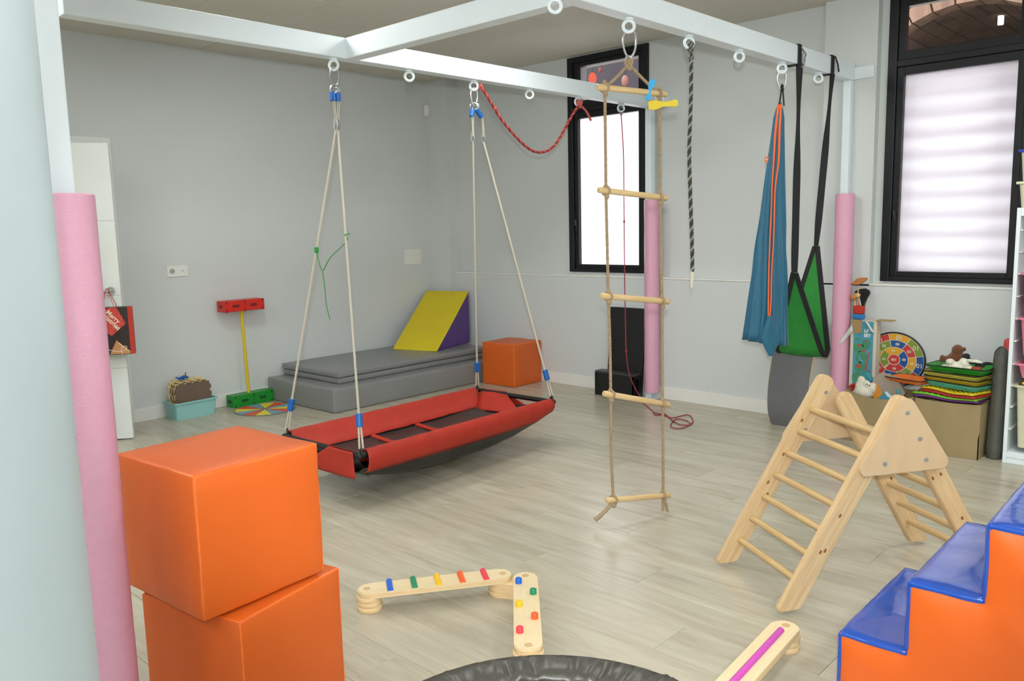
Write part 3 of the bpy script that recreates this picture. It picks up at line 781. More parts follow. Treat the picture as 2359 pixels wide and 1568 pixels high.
# ------------------------------------------------------------------ black and white climbing rope
t = thing('speckled_rope', 'black and white braided rope hanging free from the front beam', 'rope', (RFX[2], YF, 1.1))
rt_ = [(RFX[2]+.006, YF, 2.255), (3.622, YF, 2.2), (3.624, YF, 2.0), (3.612, YF, 1.75), (3.628, YF, 1.5), (3.64, YF, 1.35), (3.648, YF, 1.22), (3.648, YF, 1.155)]
b = B(); twist(b, spline(rt_, 10), .0102, .050, 3, (0, 0, 1)); obj('rope', b, [pm('rope_dark', '#3a3c34', .85, var=.2, scale=90), pm('rope_pale', '#8f9288', .85, var=.15, scale=90)], t, world=True, auto=80)
b = B(); knot(b, (RFX[2]+.01, YF, 2.235), .022); ellip(b, (3.625, YF, 2.19), .015, .012, .016); obj('rope_knot', b, ROPEK, t, world=True)
b = B(); tube(b, [(3.648, YF, 1.158), (3.646, YF, 1.12), (3.643, YF, 1.075)], [.0095, .008, .004], 8); obj('taped_end', b, pm('cream_tape', '#d9d2bf', .6), t, world=True)

# ------------------------------------------------------------------ teal cocoon swing
HT = V(RFX[4]+.006, YF, 2.07)
hm = thing('cocoon_swing', 'teal fabric cocoon swing with orange piping hanging from the front beam', 'swing', (HT.x, HT.y, .57))
hr = V(RT.x, RT.y, 0).normalized(); hf = V(FW.x, FW.y, 0).normalized()
def hsec(t_):      # 0 top .. 1 bottom hem
    z = HT.z+(.685-HT.z)*t_
    w_ = .008+.018*min(1, t_/.05)+.100*t_**1.1
    cx = HT - hr*(.010+.058*t_); return V(cx.x, cx.y, z), w_
b = B(); rows = []; NP = 72
for i in range(33):
    t_ = i/32; c, w_ = hsec(t_); row = []
    for j in range(NP):
        a = 2*math.pi*j/NP
        pl = 1+.10*min(1, t_*3)*math.sin(a*11+2.2*math.sin(t_*5)) + .03*math.sin(a*23+t_*4)
        row.append(c+hr*math.cos(a)*w_*pl+hf*math.sin(a)*w_*.72*pl+V(0, 0, .02*math.cos(a)*t_*-1.0))
    rows.append(row)
quadgrid(b, rows, closed_u=True); o = obj('fabric_body', b, TEAL, hm, world=True, auto=80)
m = o.modifiers.new('thick', 'SOLIDIFY'); m.thickness = .0025
def hfront(t_, a): c, w_ = hsec(t_); return c+hr*math.cos(a)*w_*1.06-hf*math.sin(a)*w_*.8
for s, aa in ((0, [2.35, 2.2, 2.1, 2.05, 1.95, 1.9, 1.85, 1.78, 1.72]), (1, [1.35, 1.6, 1.55, 1.75, 1.7, 1.66, 1.68, 1.64, 1.66])):
    pts = [hfront(.01+.945*i/8*.96, aa[i]) for i in range(9)]
    b = B(); tube(b, spline(pts, 6), [.0075-.0035*min(1, i/20) for i in range(49)], 6); obj('orange_piping', b, ORTR, hm, world=True)
b = B(); rows = []
c0, w0 = hsec(.90); base = hfront(.90, 1.68)
for i in range(15):
    t_ = i/14; z = base.z+.03-t_*(.235); hw = .012+.042*math.sin(min(1, t_*1.45)*math.pi/2)*(1 if t_ < .62 else max(.03, (1-t_)/.38)); row = []
    for j in range(14):
        a = 2*math.pi*j/14; row.append(base-hf*.006+V(0, 0, z-base.z)+hr*(math.cos(a)*hw+.012*t_)-hf*math.sin(a)*(.016*(1-t_*.5)))
    rows.append(row)
quadgrid(b, rows, closed_u=True); obj('fabric_tail', b, TEAL, hm, world=True, auto=80)
b = B(); p = hfront(.23, 3.0); box(b, -.02, .0, -.0015, .0015, -.015, .015, M=frame(p, hr, hf)); obj('brand_tag', b, ORTR, hm, world=True, smooth=False)
b = B(); box(b, -.014, -.008, -.0022, -.0014, -.004, .004, M=frame(p, hr, hf)); obj('tag_print', b, WHITE, hm, world=True, smooth=False)
b = B()
tube(b, spline([HT+V(-.006, 0, -.02)-hr*.012, HT+V(0, 0, .06)-hr*.004, HT+V(0, 0, .10), HT+V(0, 0, .06)+hr*.006, HT+V(0, 0, -.02)+hr*.014], 6), .0042, 6)
knot(b, HT+V(0, 0, .075), .014); obj('black_cord', b, BLACKW, hm, world=True)
b = B(); carabiner(b, (RFX[4], YF, ZB-.045), .105, .05, .0042, .75); obj('steel_carabiner', b, STEEL, hm, world=True)

# ------------------------------------------------------------------ green sling swing on black straps
gs = thing('sling_swing', 'green fabric sling swing with black edging on two black straps', 'swing', (4.95, YF, .53))
A = V(4.83, YF, 1.085); Bq = V(5.137, YF, 1.235); xb, zb = 4.965, .565; hw = .158
TA, TB = V(4.735, YF, ZT), V(5.205, YF, ZT)
def strap(bm, pts, wd, th, wdir):
    rows = []; n = len(pts)
    for i, p in enumerate(pts):
        p = Vector(p); t_ = (Vector(pts[min(i+1, n-1)])-Vector(pts[max(i-1, 0)])).normalized()
        wv = wdir[i] if isinstance(wdir, list) else wdir
        wv = (wv-t_*wv.dot(t_)).normalized(); nn = t_.cross(wv)
        rows.append([p+wv*wd/2+nn*th/2, p-wv*wd/2+nn*th/2, p-wv*wd/2-nn*th/2, p+wv*wd/2-nn*th/2])
    vs = quadgrid(bm, rows, closed_u=True); bm.faces.new(vs[0]); bm.faces.new(vs[-1])
for (T_, E_, tw) in ((TA, A, 0.), (TB, Bq, .5)):
    b = B(); yb = YF-.042
    # loop round the beam, then down
    lp = [V(T_.x, YF-.045, ZB-.012), V(T_.x, YF-.045, ZT+.004), V(T_.x, YF+.045, ZT+.004), V(T_.x, YF+.045, ZB-.004), V(T_.x, YF-.045, ZB-.004)]
    strap(b, lp, .045, .003, V(1, 0, 0))
    pts = [V(T_.x, YF-.044, ZB+.0)]+[V(T_.x, YF-.044, ZB).lerp(E_, i/20) for i in range(1, 21)]
    wd = [(V(.75, -.66, 0)*math.cos(.7*math.sin(i*.33+tw))+V(.66, .75, 0)*math.sin(.7*math.sin(i*.33+tw))) for i in range(21)]
    strap(b, pts, .042, .003, wd); obj('hanging_strap', b, BLACKW, gs, world=True)
b = B(); tube(b, [V(4.735, YF-.05, ZT-.01), V(4.77, YF-.065, ZT-.05), V(4.745, YF-.05, ZB-.02)], .005, 6); carabiner(b, (4.76, YF-.058, ZT-.035), .08, .02, .003, .3); obj('strap_carabiner', b, STEEL, gs, world=True)
b = B(); strap(b, [V(5.225, YF-.05, ZT+.0), V(5.245, YF-.06, ZT-.05), V(5.262, YF-.06, ZT-.09)], .02, .003, V(1, 0, 0)); obj('strap_tail', b, BLACKW, gs, world=True)
def seat(u, v):   # u 0..1 from apex A round the bottom to apex B; v -1..1 across
    if u < .5: k = u/.5; ap = A
    else: k = (1-u)/.5; ap = Bq
    kk = min(1, k/.93)
    w_ = .018+(hw-.018)*kk**1.0
    sgn = -1 if u < .5 else 1
    bottom = V(xb, YF, zb)
    side = bottom+V(sgn*.055*(1-k)*2, 0, 0)
    p = ap.lerp(V(xb+sgn*.045, YF, zb+.03), kk)
    if k > .93: p = p.lerp(V(xb, YF, zb), (k-.93)/.07)
    p = p+V(0, 0, 0)
    return V(p.x, YF+v*w_, p.z-.012*(1-v*v)*kk)
b = B(); quadgrid(b, [[seat(i/48, -1+2*j/12) for j in range(13)] for i in range(49)]); o = obj('sling_seat', b, GREENF, gs, world=True, auto=80)
m = o.modifiers.new('thick', 'SOLIDIFY'); m.thickness = .004
for v in (-1, 1):
    b = B(); pts = [seat(i/48, v) for i in range(49)]; rows = []
    for i, p in enumerate(pts):
        t_ = (pts[min(i+1, 48)]-pts[max(i-1, 0)]).normalized(); inn = V(0, -v, 0); inn = (inn-t_*inn.dot(t_)).normalized(); nn = t_.cross(inn)
        rows.append([p-inn*.004+nn*.005, p+inn*.026+nn*.005, p+inn*.026-nn*.005, p-inn*.004-nn*.005])
    vs = quadgrid(b, rows, closed_u=True); b.faces.new(vs[0]); b.faces.new(vs[-1]); obj('black_edging', b, BLACKW, gs, world=True, auto=80)

# ================================================================== FOAM BLOCKS AND MATS
def foam_cube(lab, corner, rz, s, seed, group='orange foam cubes'):
    ca, sa = math.cos(rz), math.sin(rz); c = V(corner[0]+(ca-sa)*s/2, corner[1]+(sa+ca)*s/2, corner[2])
    t = thing('foam_cube', lab, 'foam cube', c, rz, group)
    b = B(); softbox(b, s, s, s, .010, .005, 8, Matrix.Translation((0, 0, s/2)), .0022, seed); obj('padded_cover', b, ORANGE, t, auto=60)
    h = s/2-.0035
    for k, (p, q) in enumerate((((-h, -h), (h, -h)), ((h, -h), (h, h)), ((h, h), (-h, h)), ((-h, h), (-h, -h)))):
        b = B(); P = [V(*p, s-.0045), V(*q, s-.0045)]; tube(b, [P[0].lerp(P[1], i/10)+noise.noise_vector(V(i*.8, k*3, seed))*.001 for i in range(11)], .0024, 6); obj('top_seam', b, ORANGES, t)
        b = B(); tube(b, [V(*p, s-.006).lerp(V(*p, .006), i/10)+noise.noise_vector(V(i*.9, k*5, seed+3))*.001 for i in range(11)], .0024, 6); obj('corner_seam', b, ORANGES, t)
    return t
foam_cube('orange foam cube on top of the near stack beside the pink tube', (.909, 1.972, .4025), .089, .393, 1)
foam_cube('orange foam cube at the bottom of the near stack', (.983, 1.927, .0), .25, .393, 2)
foam_cube('smaller looking orange foam cube in the far corner beside the grey mats', (5.185, 4.862, .0), .045, .38, 3)
def mat_slab(nm, lab, x, y, z, rz, L_, W_, H_, grp, seed):
    t = thing(nm, lab, 'mat', (x, y, z), rz, grp)
    b = B(); softbox(b, L_, W_, H_, min(.014, H_*.32), .004, 10, Matrix.Translation((L_/2, W_/2, H_/2)), .0012, seed); obj('vinyl_cover', b, GREYV, t, auto=60)
    b = B(); e = .004
    for (p, q) in (((e, e), (L_-e, e)), ((L_-e, e), (L_-e, W_-e)), ((L_-e, W_-e), (e, W_-e)), ((e, W_-e), (e, e))): tube(b, [V(*p, H_-e-.001), V(*q, H_-e-.001)], .0022, 6)
    obj('piping', b, pm('grey_piping', '#858685', .4), t)
mat_slab('gym_mat', 'thick grey vinyl mat on the floor along the left wall', 3.586, 5.279, 0, .012, 1.88, .945, .189, None, 1)
mat_slab('folding_mat', 'lower of the two thin grey mats on the thick mat', 3.745, 5.425, .1895, .018, 1.70, .80, .049, 'thin grey mats', 2)
mat_slab('folding_mat', 'upper thin grey mat under the yellow wedge', 3.735, 5.42, .239, .014, 1.71, .81, .050, 'thin grey mats', 3)
YV = pm('yellow_vinyl', '#d9c41c', .5, var=.03, bump=.03); PURV = pm('purple_vinyl', '#5f3f86', .55, var=.05)
t = thing('foam_wedge', 'yellow and purple foam wedge standing on the grey mats', 'foam wedge', (4.925, 5.585, .291), .318)
D, Wd, H = .655, .468, .495
b = B(); prism(b, [(0, 0), (D, 0), (D, H)], 0, Wd, lambda u, v, w_: V(u, w_, v)); bmesh.ops.bevel(b, geom=b.edges[:], offset=.008, segments=2, affect='EDGES'); obj('purple_sides', b, PURV, t)
b = B(); al = math.atan2(H, D); ln = math.hypot(D, H)
softbox(b, ln-.006, Wd+.004, .012, .004, .003, 6, Matrix.Translation((D/2, Wd/2, H/2)) @ Matrix.Rotation(-al, 4, 'Y') @ Matrix.Translation((0, 0, .002))); obj('yellow_slope', b, YV, t)

# ------------------------------------------------------------------ foam stairs
t = thing('foam_stairs', 'orange foam stairs with glossy blue treads at the lower right', 'foam stairs', (2.295, .87, 0), -1.553)
TR, RI, WDT = .182, .207, .588
prof = [(0, 0)]
for k in range(3): prof += [(k*TR, (k+1)*RI-.008), ((k+1)*TR, (k+1)*RI-.008)]
prof += [(3*TR, 0)]
b = B(); n_ = 1
prism(b, prof, .0, WDT, lambda u, v, w_: V(u, w_, v)); obj('orange_body', b, ORV2, t, auto=50)
def side_panel(w0, sg):
    b = B(); nu = 16; vs = {}
    def H_(u): return RI*(min(2, int(u/TR+1e-6))+1)-.008
    for ku in range(3):
        for i in range(nu):
            for c in range(ku+1):
                for j in range(nu):
                    q_ = []
                    for (di, dj) in ((0, 0), (1, 0), (1, 1), (0, 1)):
                        gi, gj = ku*nu+i+di, c*nu+j+dj
                        if (gi, gj) not in vs:
                            u = gi*TR/nu; v = gj*RI/nu; v = v*(1-.008/(3*RI)) if v > 0 else 0
                            ds = [u, 3*TR-u, v]
                            for k in range(3):      # distance to the stepped outline
                                z_ = (k+1)*RI-.008
                                ua, ub = k*TR, (k+1)*TR
                                if ua <= u <= ub: ds.append(max(0, z_-v))
                                ds.append(math.hypot(u-ua, max(0, k*RI-v)) if v >= k*RI else math.hypot(max(0, u-ua), k*RI-v) if u >= ua else 9)
                            dd = max(0., min(ds)); bul = .016*(1-math.exp(-dd/.035))
                            wr = .0035*noise.noise(V(u*11+v*7, v*9, 3+sg))*(1-math.exp(-dd/.02))
                            vs[(gi, gj)] = b.verts.new(V(u, w0-sg*(bul+wr)-sg*.0005, v))
                        q_.append(vs[(gi, gj)])
                    b.faces.new(q_)
    obj('side_panel', b, ORV2, t, auto=80)
side_panel(0, 1); side_panel(WDT, -1)
for k in range(3):
    b = B(); softbox(b, TR+.006, WDT+.004, .020, .007, .004, 16, Matrix.Translation((k*TR+TR/2, WDT/2, (k+1)*RI-.008)), .0032, k+4); obj('blue_tread', b, BLUEV, t, auto=70)
    b = B(); softbox(b, .014, WDT+.006, RI-.008, .005, .004, 8, Matrix.Translation((k*TR+.0, WDT/2, k*RI+RI/2)), .002, k+9); obj('blue_riser', b, BLUEV, t, auto=70)
for w_ in (-.003, WDT+.003):
    b = B(); pts = [V(u, w_, v) for u, v in prof]
    for i in range(len(pts)-1):
        if i < 7: tube(b, [pts[i], pts[i+1]], .0030, 6)
    obj('blue_piping', b, BLUEV, t)

# ------------------------------------------------------------------ climbing triangle
CX, CY, CA, CL, CW, CHH = 2.931, 1.597, -.575, .918, .448, .757
ct = thing('climbing_triangle', 'pine wood climbing triangle with round rungs and triangular ply plates', 'climbing frame', (CX, CY, 0), CA)
def cp(u, v, z): return V(u, -v, z)
RWD, RTH = .078, .030
slope = math.atan2(CHH, CL/2); RL = math.hypot(CHH, CL/2)
def rail_mesh(short):
    b = B(); n = 8; RL = math.hypot(CHH, CL/2)-short
    # rounded-top rail along local x, width along y, thickness along z; foot cut parallel to the floor
    hx = RWD/2; cut = RWD/math.tan(slope)
    poly = [(.012, -hx), (cut-.03, hx-.02), (cut+.0, hx)]
    poly = [(cut*.15, -hx), (cut*.02, -hx+.012), (cut*.85, hx-.004), (cut, hx)]
    poly += [(RL-.02, hx)] + [(RL-.02+.028*math.sin(a), hx*math.cos(a)) for a in (math.pi*i/8 for i in range(1, 8))] + [(RL-.02, -hx)]
    prism(b, poly, -RTH/2, RTH/2, lambda u, v, w_: V(u, v, w_)); bmesh.ops.bevel(b, geom=b.edges[:], offset=.004, segments=2, affect='EDGES'); return b
KNOT = pm('knot_wood', '#8a5a33', .6, var=.3, scale=60)
def rail(u0, u1, v, inset):
    o0 = cp(u0, v, 0); d_ = (cp(u1, v, CHH)-o0).normalized()
    thick = V(0, -1, 0); wide = thick.cross(d_)
    if u1 > u0: wide = -wide
    M = frame(o0-wide*0, d_, wide)
    return M
# A leans from u=0 to the apex, B from u=CL
rails = []
for (u0, ins, nm) in ((0, 0, 'A'), (CL, .034, 'B')):
    for v in (0+ins, CW-ins):
        M = rail(u0, CL/2, v, 0); r_ = obj('rail', rail_mesh(.085 if nm == 'B' else 0), PINE, ct, M=M, auto=50); rails.append((r_, u0, v))
        for q in range(4):
            kx = random.uniform(.1, RL-.25); ky = random.uniform(-.028, .028)
            b = B(); ellip(b, (0, 0, 0), .0085, .0055, .0006); o = obj('wood_knot', b, KNOT, r_); o.matrix_local = Matrix.Translation((kx, ky, RTH/2))
            o2 = share(o, 'wood_knot', r_, Matrix.Translation((kx+.05, -ky*.6, -RTH/2)))
RUNGP = pm('rung_pine', '#cdb182', .5, var=.1, scale=5, stretch=(14, 1.2, 14), hex2='#ba9663')
for (u0, ins, n0, sp_) in ((0, 0, 7, None), (CL, .034, 6, None)):
    for k in range(n0):
        t_ = (.145+.1145*k) if u0 == 0 else (.155+.1165*k)
        c_ = cp(u0, 0, 0).lerp(cp(CL/2, 0, CHH), t_)
        b = B(); cyl(b, V(0, -ins-.006, 0), V(0, -(CW-ins)+.006, 0), .0135, 14); obj('rung', b, RUNGP, ct, M=Matrix.Translation(c_))
BOLT = pm('bolt_steel', '#9fa3a6', .3, metal=.5)
def plate_tri(v, out):
    b = B(); top = CHH+.008; hgt = .275
    hb = (hgt)/math.tan(slope)+.042
    tri = [V(CL/2, top+.022, 0), V(CL/2+hb, top-hgt, 0), V(CL/2-hb, top-hgt, 0)]; pts = []; cen = (tri[0]+tri[1]+tri[2])/3
    for q_ in range(3):
        A_, B_, C_ = tri[q_-1], tri[q_], tri[(q_+1) % 3]; e1 = (A_-B_).normalized(); e2 = (C_-B_).normalized(); rr_ = .034 if q_ == 0 else .026
        hf_ = math.acos(e1.dot(e2))/2; cc_ = B_+(e1+e2).normalized()*rr_/math.sin(hf_); ta_ = B_+e1*rr_/math.tan(hf_); tb_ = B_+e2*rr_/math.tan(hf_)
        for w_ in range(7):
            dv = ((ta_-cc_).lerp(tb_-cc_, w_/6)).normalized()*rr_; pts.append((cc_.x+dv.x, cc_.y+dv.y))
    prism(b, pts, v, v+out*.012, lambda u, z, w_: cp(u, w_, z))
    p_ = obj('ply_plate', b, pm('plate_ply', '#cbb08c', .5, var=.05, scale=5, stretch=(4, 4, 1)), ct, auto=50)
    for (du, dz) in ((0, -.055), (-.085, -.235), (.058, -.155), (.088, -.235)):
        b = B(); c_ = cp(CL/2+du, v+out*.012, top+dz); cyl(b, c_, c_+V(0, -out*.004, 0), .008, 12); cyl(b, c_+V(0, -out*.004, 0), c_+V(0, -out*.0055, 0), .004, 8); obj('bolt', b, BOLT, p_)
plate_tri(CW+RTH/2, 1); plate_tri(-RTH/2, -1)
for (du, dz) in ((-.012, -.06), (-.105, -.21)):
    b = B(); c_ = cp(CL/2+du, RTH/2, CHH+dz); cyl(b, c_, c_+V(0, -.004, 0), .008, 12); obj('bolt', b, BOLT, ct)

# ------------------------------------------------------------------ balance beams
PEGC = {'blue': pm('peg_blue', '#1f63cf', .35), 'green': pm('peg_green', '#1f8a63', .35), 'yellow': pm('peg_yellow', '#efc020', .35), 'orange': pm('peg_orange', '#f0602e', .35), 'red': pm('peg_red', '#e24554', .35), 'magenta': pm('peg_magenta', '#c44fae', .35)}
BZ = .058; BT = .022
def beam(nm, lab, h1, h2, wd=.092):
    h1, h2 = Vector((*h1, 0)), Vector((*h2, 0)); c = (h1+h2)/2; d_ = h2-h1; a = math.atan2(d_.y, d_.x); hl = d_.length/2
    t = thing(nm, lab, 'balance beam', (c.x, c.y, 0), a, 'wooden balance beams')
    b = B(); hle = hl-.012
    outer = [V(u, v, 0) for u, v in stadium(hle, wd/2, 12)]
    prism(b, [(p.x, p.y) for p in outer], BZ, BZ+BT, lambda u, v, w_: V(u, v, w_))
    bmesh.ops.bevel(b, geom=b.edges[:], offset=.003, segments=2, affect='EDGES')
    obj('plank', b, PLY, t, auto=50)
    b = B(); prism(b, stadium(hle+.0006, wd/2+.0006, 12), BZ+.005, BZ+BT-.005, lambda u, v, w_: V(u, v, w_)); obj('ply_edge', b, PLYE, t, auto=50)
    for s in (-1, 1):
        b = B(); cyl(b, V(s*hl, 0, BZ+BT-.001), V(s*hl, 0, BZ+BT+.0006), .0135, 20); obj('dowel_end', b, pm('dowel_wood', '#c2a078', .6), t)
    return t, hl, wd
def foot(t_root, c, ang, hl, r=.046, z1=BZ):
    for k in range(3):
        b = B(); z0 = k*z1/3; prism(b, stadium(max(hl, .001), r-.0015*(k % 2), 12), z0+.0002, z0+z1/3-.0002, lambda u, v, w_: V(u, v, w_)); bmesh.ops.bevel(b, geom=b.edges[:], offset=.0012, segments=1, affect='EDGES')
        b.transform(Matrix.Translation(c) @ Matrix.Rotation(ang, 4, 'Z')); obj('foot_disc', b, PLYE, t_root, world=True, auto=50)
t, hl, wd = beam('balance_beam', 'ply balance beam with five coloured half-round bars across it', (1.735, 2.406), (2.160, 2.113))
for k, cn in enumerate(('blue', 'green', 'yellow', 'orange', 'red')):
    b = B(); x = -hl+.085+k*(2*hl-.155)/4; rr = .0115
    prism(b, [(rr*math.cos(a), rr*1.1*math.sin(a)) for a in (math.pi*i/10 for i in range(11))], -wd/2+.004, wd/2-.004, lambda u, v, w_: V(x+u, w_, BZ+BT+v)); obj('bar', b, PEGC[cn], t, auto=50, label='%s half-round bar' % cn)
foot(t, V(1.742, 2.401, 0), 0, .0)
t, hl, wd = beam('balance_beam', 'ply balance beam with five coloured pegs, nearest end by the trampoline', (2.202, 2.033), (1.817, 1.671))
for k, cn in enumerate(('blue', 'green', 'yellow', 'orange', 'red')):
    b = B(); x = -hl+.065+k*(2*hl-.15)/4; y = (-.026 if k % 2 == 0 else .026)
    tube(b, [V(x, y, BZ+BT), V(x, y, BZ+BT+.017), V(x, y, BZ+BT+.019)], [.0125, .0125, .011], 18); obj('peg', b, PEGC[cn], t, auto=50, label='%s round peg' % cn)
foot(t, V(2.176, 2.078, 0), math.atan2(-.08, .042), .05); foot(t, V(1.822, 1.676, 0), 0, .0, .050)
t, hl, wd = beam('balance_beam', 'ply balance beam with one long magenta bar, in front of the stairs', (2.466, 1.113), (1.944, 1.068))
b = B(); rr = .0115; prism(b, [(rr*math.cos(a), rr*1.1*math.sin(a)) for a in (math.pi*i/10 for i in range(11))], -hl+.045, hl-.045, lambda u, v, w_: V(w_, u, BZ+BT+v)); obj('bar', b, PEGC['magenta'], t, auto=50, label='long magenta half-round bar')
foot(t, V(2.466, 1.113, 0), 0, .0); foot(t, V(1.944, 1.068, 0), 0, .0)

# ------------------------------------------------------------------ trampoline
t = thing('mini_trampoline', 'round mini trampoline with a grey padded rim at the bottom edge', 'trampoline', (1.272, 1.111, 0))
b = B(); rows = []; n = 360
sec = [(.492, -.05), (.500, -.025), (.503, -.008), (.499, .0), (.487, .0045), (.46, .004), (.43, .0), (.408, -.008), (.398, -.02), (.402, -.03)]
for i in range(n):
    a = 2*math.pi*i/n; row = []
    for k, (r_, z_) in enumerate(sec):
        wr = noise.noise(V(a*14, k*.3, 0))*.009*(1 if 3 < k else .08)+noise.noise(V(a*31, k*.2, 4))*.005*(1 if k > 3 else .05)
        fold = max(0., 1-abs(noise.noise(V(a*11, 1.5, k*.12)))*5)**2
        wr -= .010*fold*(1 if k > 3 else .06)
        row.append(V((r_+wr*.3)*math.cos(a), (r_+wr*.3)*math.sin(a), .2+z_+wr))
    rows.append(row)
quadgrid(b, rows, closed_v=True); o = obj('padded_rim', b, BLACKPAD, t, auto=80)
b = B(); ring(b, (0, 0, .175), (1, 0, 0), (0, 1, 0), .475, .014, 60, 8); obj('steel_ring', b, BLACKP, t)
b = B(); lathe(b, [(.0, .165), (.15, .166), (.34, .168), (.345, .172), (.0, .170)], 60); obj('jump_mat', b, BLACKV if 'BLACKV' in globals() else BLACKW, t)
BUN = pm('bungee', '#8a6a1e', .7, var=.3, scale=50)
for k in range(30):
    a = 2*math.pi*k/30; b = B(); tube(b, [V(.34*math.cos(a), .34*math.sin(a), .17), V(.475*math.cos(a+.05), .475*math.sin(a+.05), .176)], .006, 6); tube(b, [V(.34*math.cos(a), .34*math.sin(a), .17), V(.475*math.cos(a-.05), .475*math.sin(a-.05), .176)], .006, 6); obj('bungee_cord', b, BUN, t)
for k in range(6):
    a = 2*math.pi*k/6+.3; b = B(); cyl(b, V(.475*math.cos(a), .475*math.sin(a), .17), V(.475*math.cos(a), .475*math.sin(a), .015), .0125, 12); lg = obj('leg', b, STEEL, t)
    b = B(); cyl(b, V(.475*math.cos(a), .475*math.sin(a), 0), V(.475*math.cos(a), .475*math.sin(a), .03), .016, 12); obj('rubber_foot', b, BLACKP, lg)

# ================================================================== LEFT WALL TOYS
def open_bin(bm, lx, ly, h, taper, th, r=.02, z0=0., nseg=4):
    """open tub centred on the origin, wider at the top"""
    def rr(ax, ay, z):
        pts = []
        for cx, cy, a0 in ((ax-r, ay-r, 0), (-ax+r, ay-r, math.pi/2), (-ax+r, -ay+r, math.pi), (ax-r, -ay+r, 1.5*math.pi)):
            for k in range(nseg+1):
                a = a0+math.pi/2*k/nseg; pts.append(V(cx+r*math.cos(a), cy+r*math.sin(a), z))
        return pts
    o0 = rr(lx/2-taper, ly/2-taper, z0); o1 = rr(lx/2, ly/2, z0+h); i1 = rr(lx/2-th, ly/2-th, z0+h); i0 = rr(lx/2-taper-th, ly/2-taper-th, z0+th)
    vs = quadgrid(bm, [o0, o1, i1, i0], closed_u=True); bm.faces.new(vs[0][::-1]); bm.faces.new(vs[-1])
def rim(bm, lx, ly, z, w_, h, r=.02, nseg=4):
    def rr(ax, ay, zz):
        pts = []
        for cx, cy, a0 in ((ax-r, ay-r, 0), (-ax+r, ay-r, math.pi/2), (-ax+r, -ay+r, math.pi), (ax-r, -ay+r, 1.5*math.pi)):
            for k in range(nseg+1):
                a = a0+math.pi/2*k/nseg; pts.append(V(cx+r*math.cos(a), cy+r*math.sin(a), zz))
        return pts
    quadgrid(bm, [rr(lx/2, ly/2, z), rr(lx/2+w_, ly/2+w_, z), rr(lx/2+w_, ly/2+w_, z-h), rr(lx/2, ly/2, z-h)], closed_u=True, closed_v=True)
AQUA = pm('aqua_plastic', '#8fc4c2', .4, var=.02)
t = thing('plastic_tub', 'pale turquoise plastic tub full of puzzle mats by the left wall', 'tub', (2.855, 6.135, 0), .056)
b = B(); open_bin(b, .345, .185, .132, .014, .003, .02); obj('tub_body', b, AQUA, t)
b = B(); rim(b, .345, .185, .134, .008, .012, .02); obj('tub_rim', b, AQUA, t)
BRN = pm('eva_brown', '#6b5a4c', .8, var=.05, bump=.1, bscale=300); BEI = pm('eva_beige', '#dcc894', .8, var=.05, bump=.1, bscale=300)
def jigsaw(wd, ht, n1, n2, dpt=.012):
    pts = []
    def edge(p, q, n):
        p, q = Vector(p), Vector(q); d_ = (q-p); nr = Vector((d_.y, -d_.x)).normalized()
        for k in range(n):
            s = 1 if k % 2 else -0.0
            a = p+d_*(k/n); c = p+d_*((k+1)/n); o_ = nr*dpt*s; tn = d_.normalized()*(.004 if s else -.0)
            pts.append(tuple(a+o_-tn)); pts.append(tuple(c+o_+tn*.0+ (tn if s else Vector((0, 0)))))
    edge((-wd/2, 0), (wd/2, 0), n1); edge((wd/2, 0), (wd/2, ht), n2); edge((wd/2, ht), (-wd/2, ht), n1); edge((-wd/2, ht), (-wd/2, 0), n2)
    return pts
tubM = FRAMES[t]
specs = [(-.058, BRN, 'brown', .300, .278, -.04), (-.042, BEI, 'beige', .300, .285, -.04), (-.026, BRN, 'brown', .298, .280, -.03), (-.010, BEI, 'beige', .296, .283, -.03), (.008, BRN, 'brown', .296, .28, -.02), (.024, BEI, 'beige', .30, .287, -.01), (.045, BEI, 'beige', .30, .30, .03)]
for k, (dy, mt, cn, wd, ht, tilt) in enumerate(specs):
    c = tubM @ V(-.0012*k, dy, .006)
    lab = 'front brown puzzle mat standing in the turquoise tub' if k == 0 else ('%s puzzle mat, %s from the front in the turquoise tub' % (cn, ('', 'second', 'third', 'fourth', 'fifth', 'sixth', 'hindmost, seventh')[k]))
    tt = thing('puzzle_mat', lab, 'puzzle mat', c, .056, 'puzzle mats in the tub')
    b = B(); prism(b, jigsaw(wd-.03, ht-.02, 9, 9), -.006, .006, lambda u, v, w_: V(u, w_+v*tilt*-.4, v)); obj('mat_tile', b, mt, tt, smooth=False)
t = thing('beaded_toy', 'small blue beaded toy with a pink stick on the puzzle mats', 'toy', tubM @ V(-.045, .0, .30))
b = B()
for k in range(22): ellip(b, (random.uniform(-.045, .05), random.uniform(-.02, .02), random.uniform(.0, .02)), .0075, .0075, .0075, n=8, k=5)
obj('bead_pile', b, BLUEC, t)
b = B(); cyl(b, V(.01, 0, .005), V(.022, -.005, .048), .004, 8); obj('pink_stick', b, pm('raspberry', '#a8285a', .5), t)

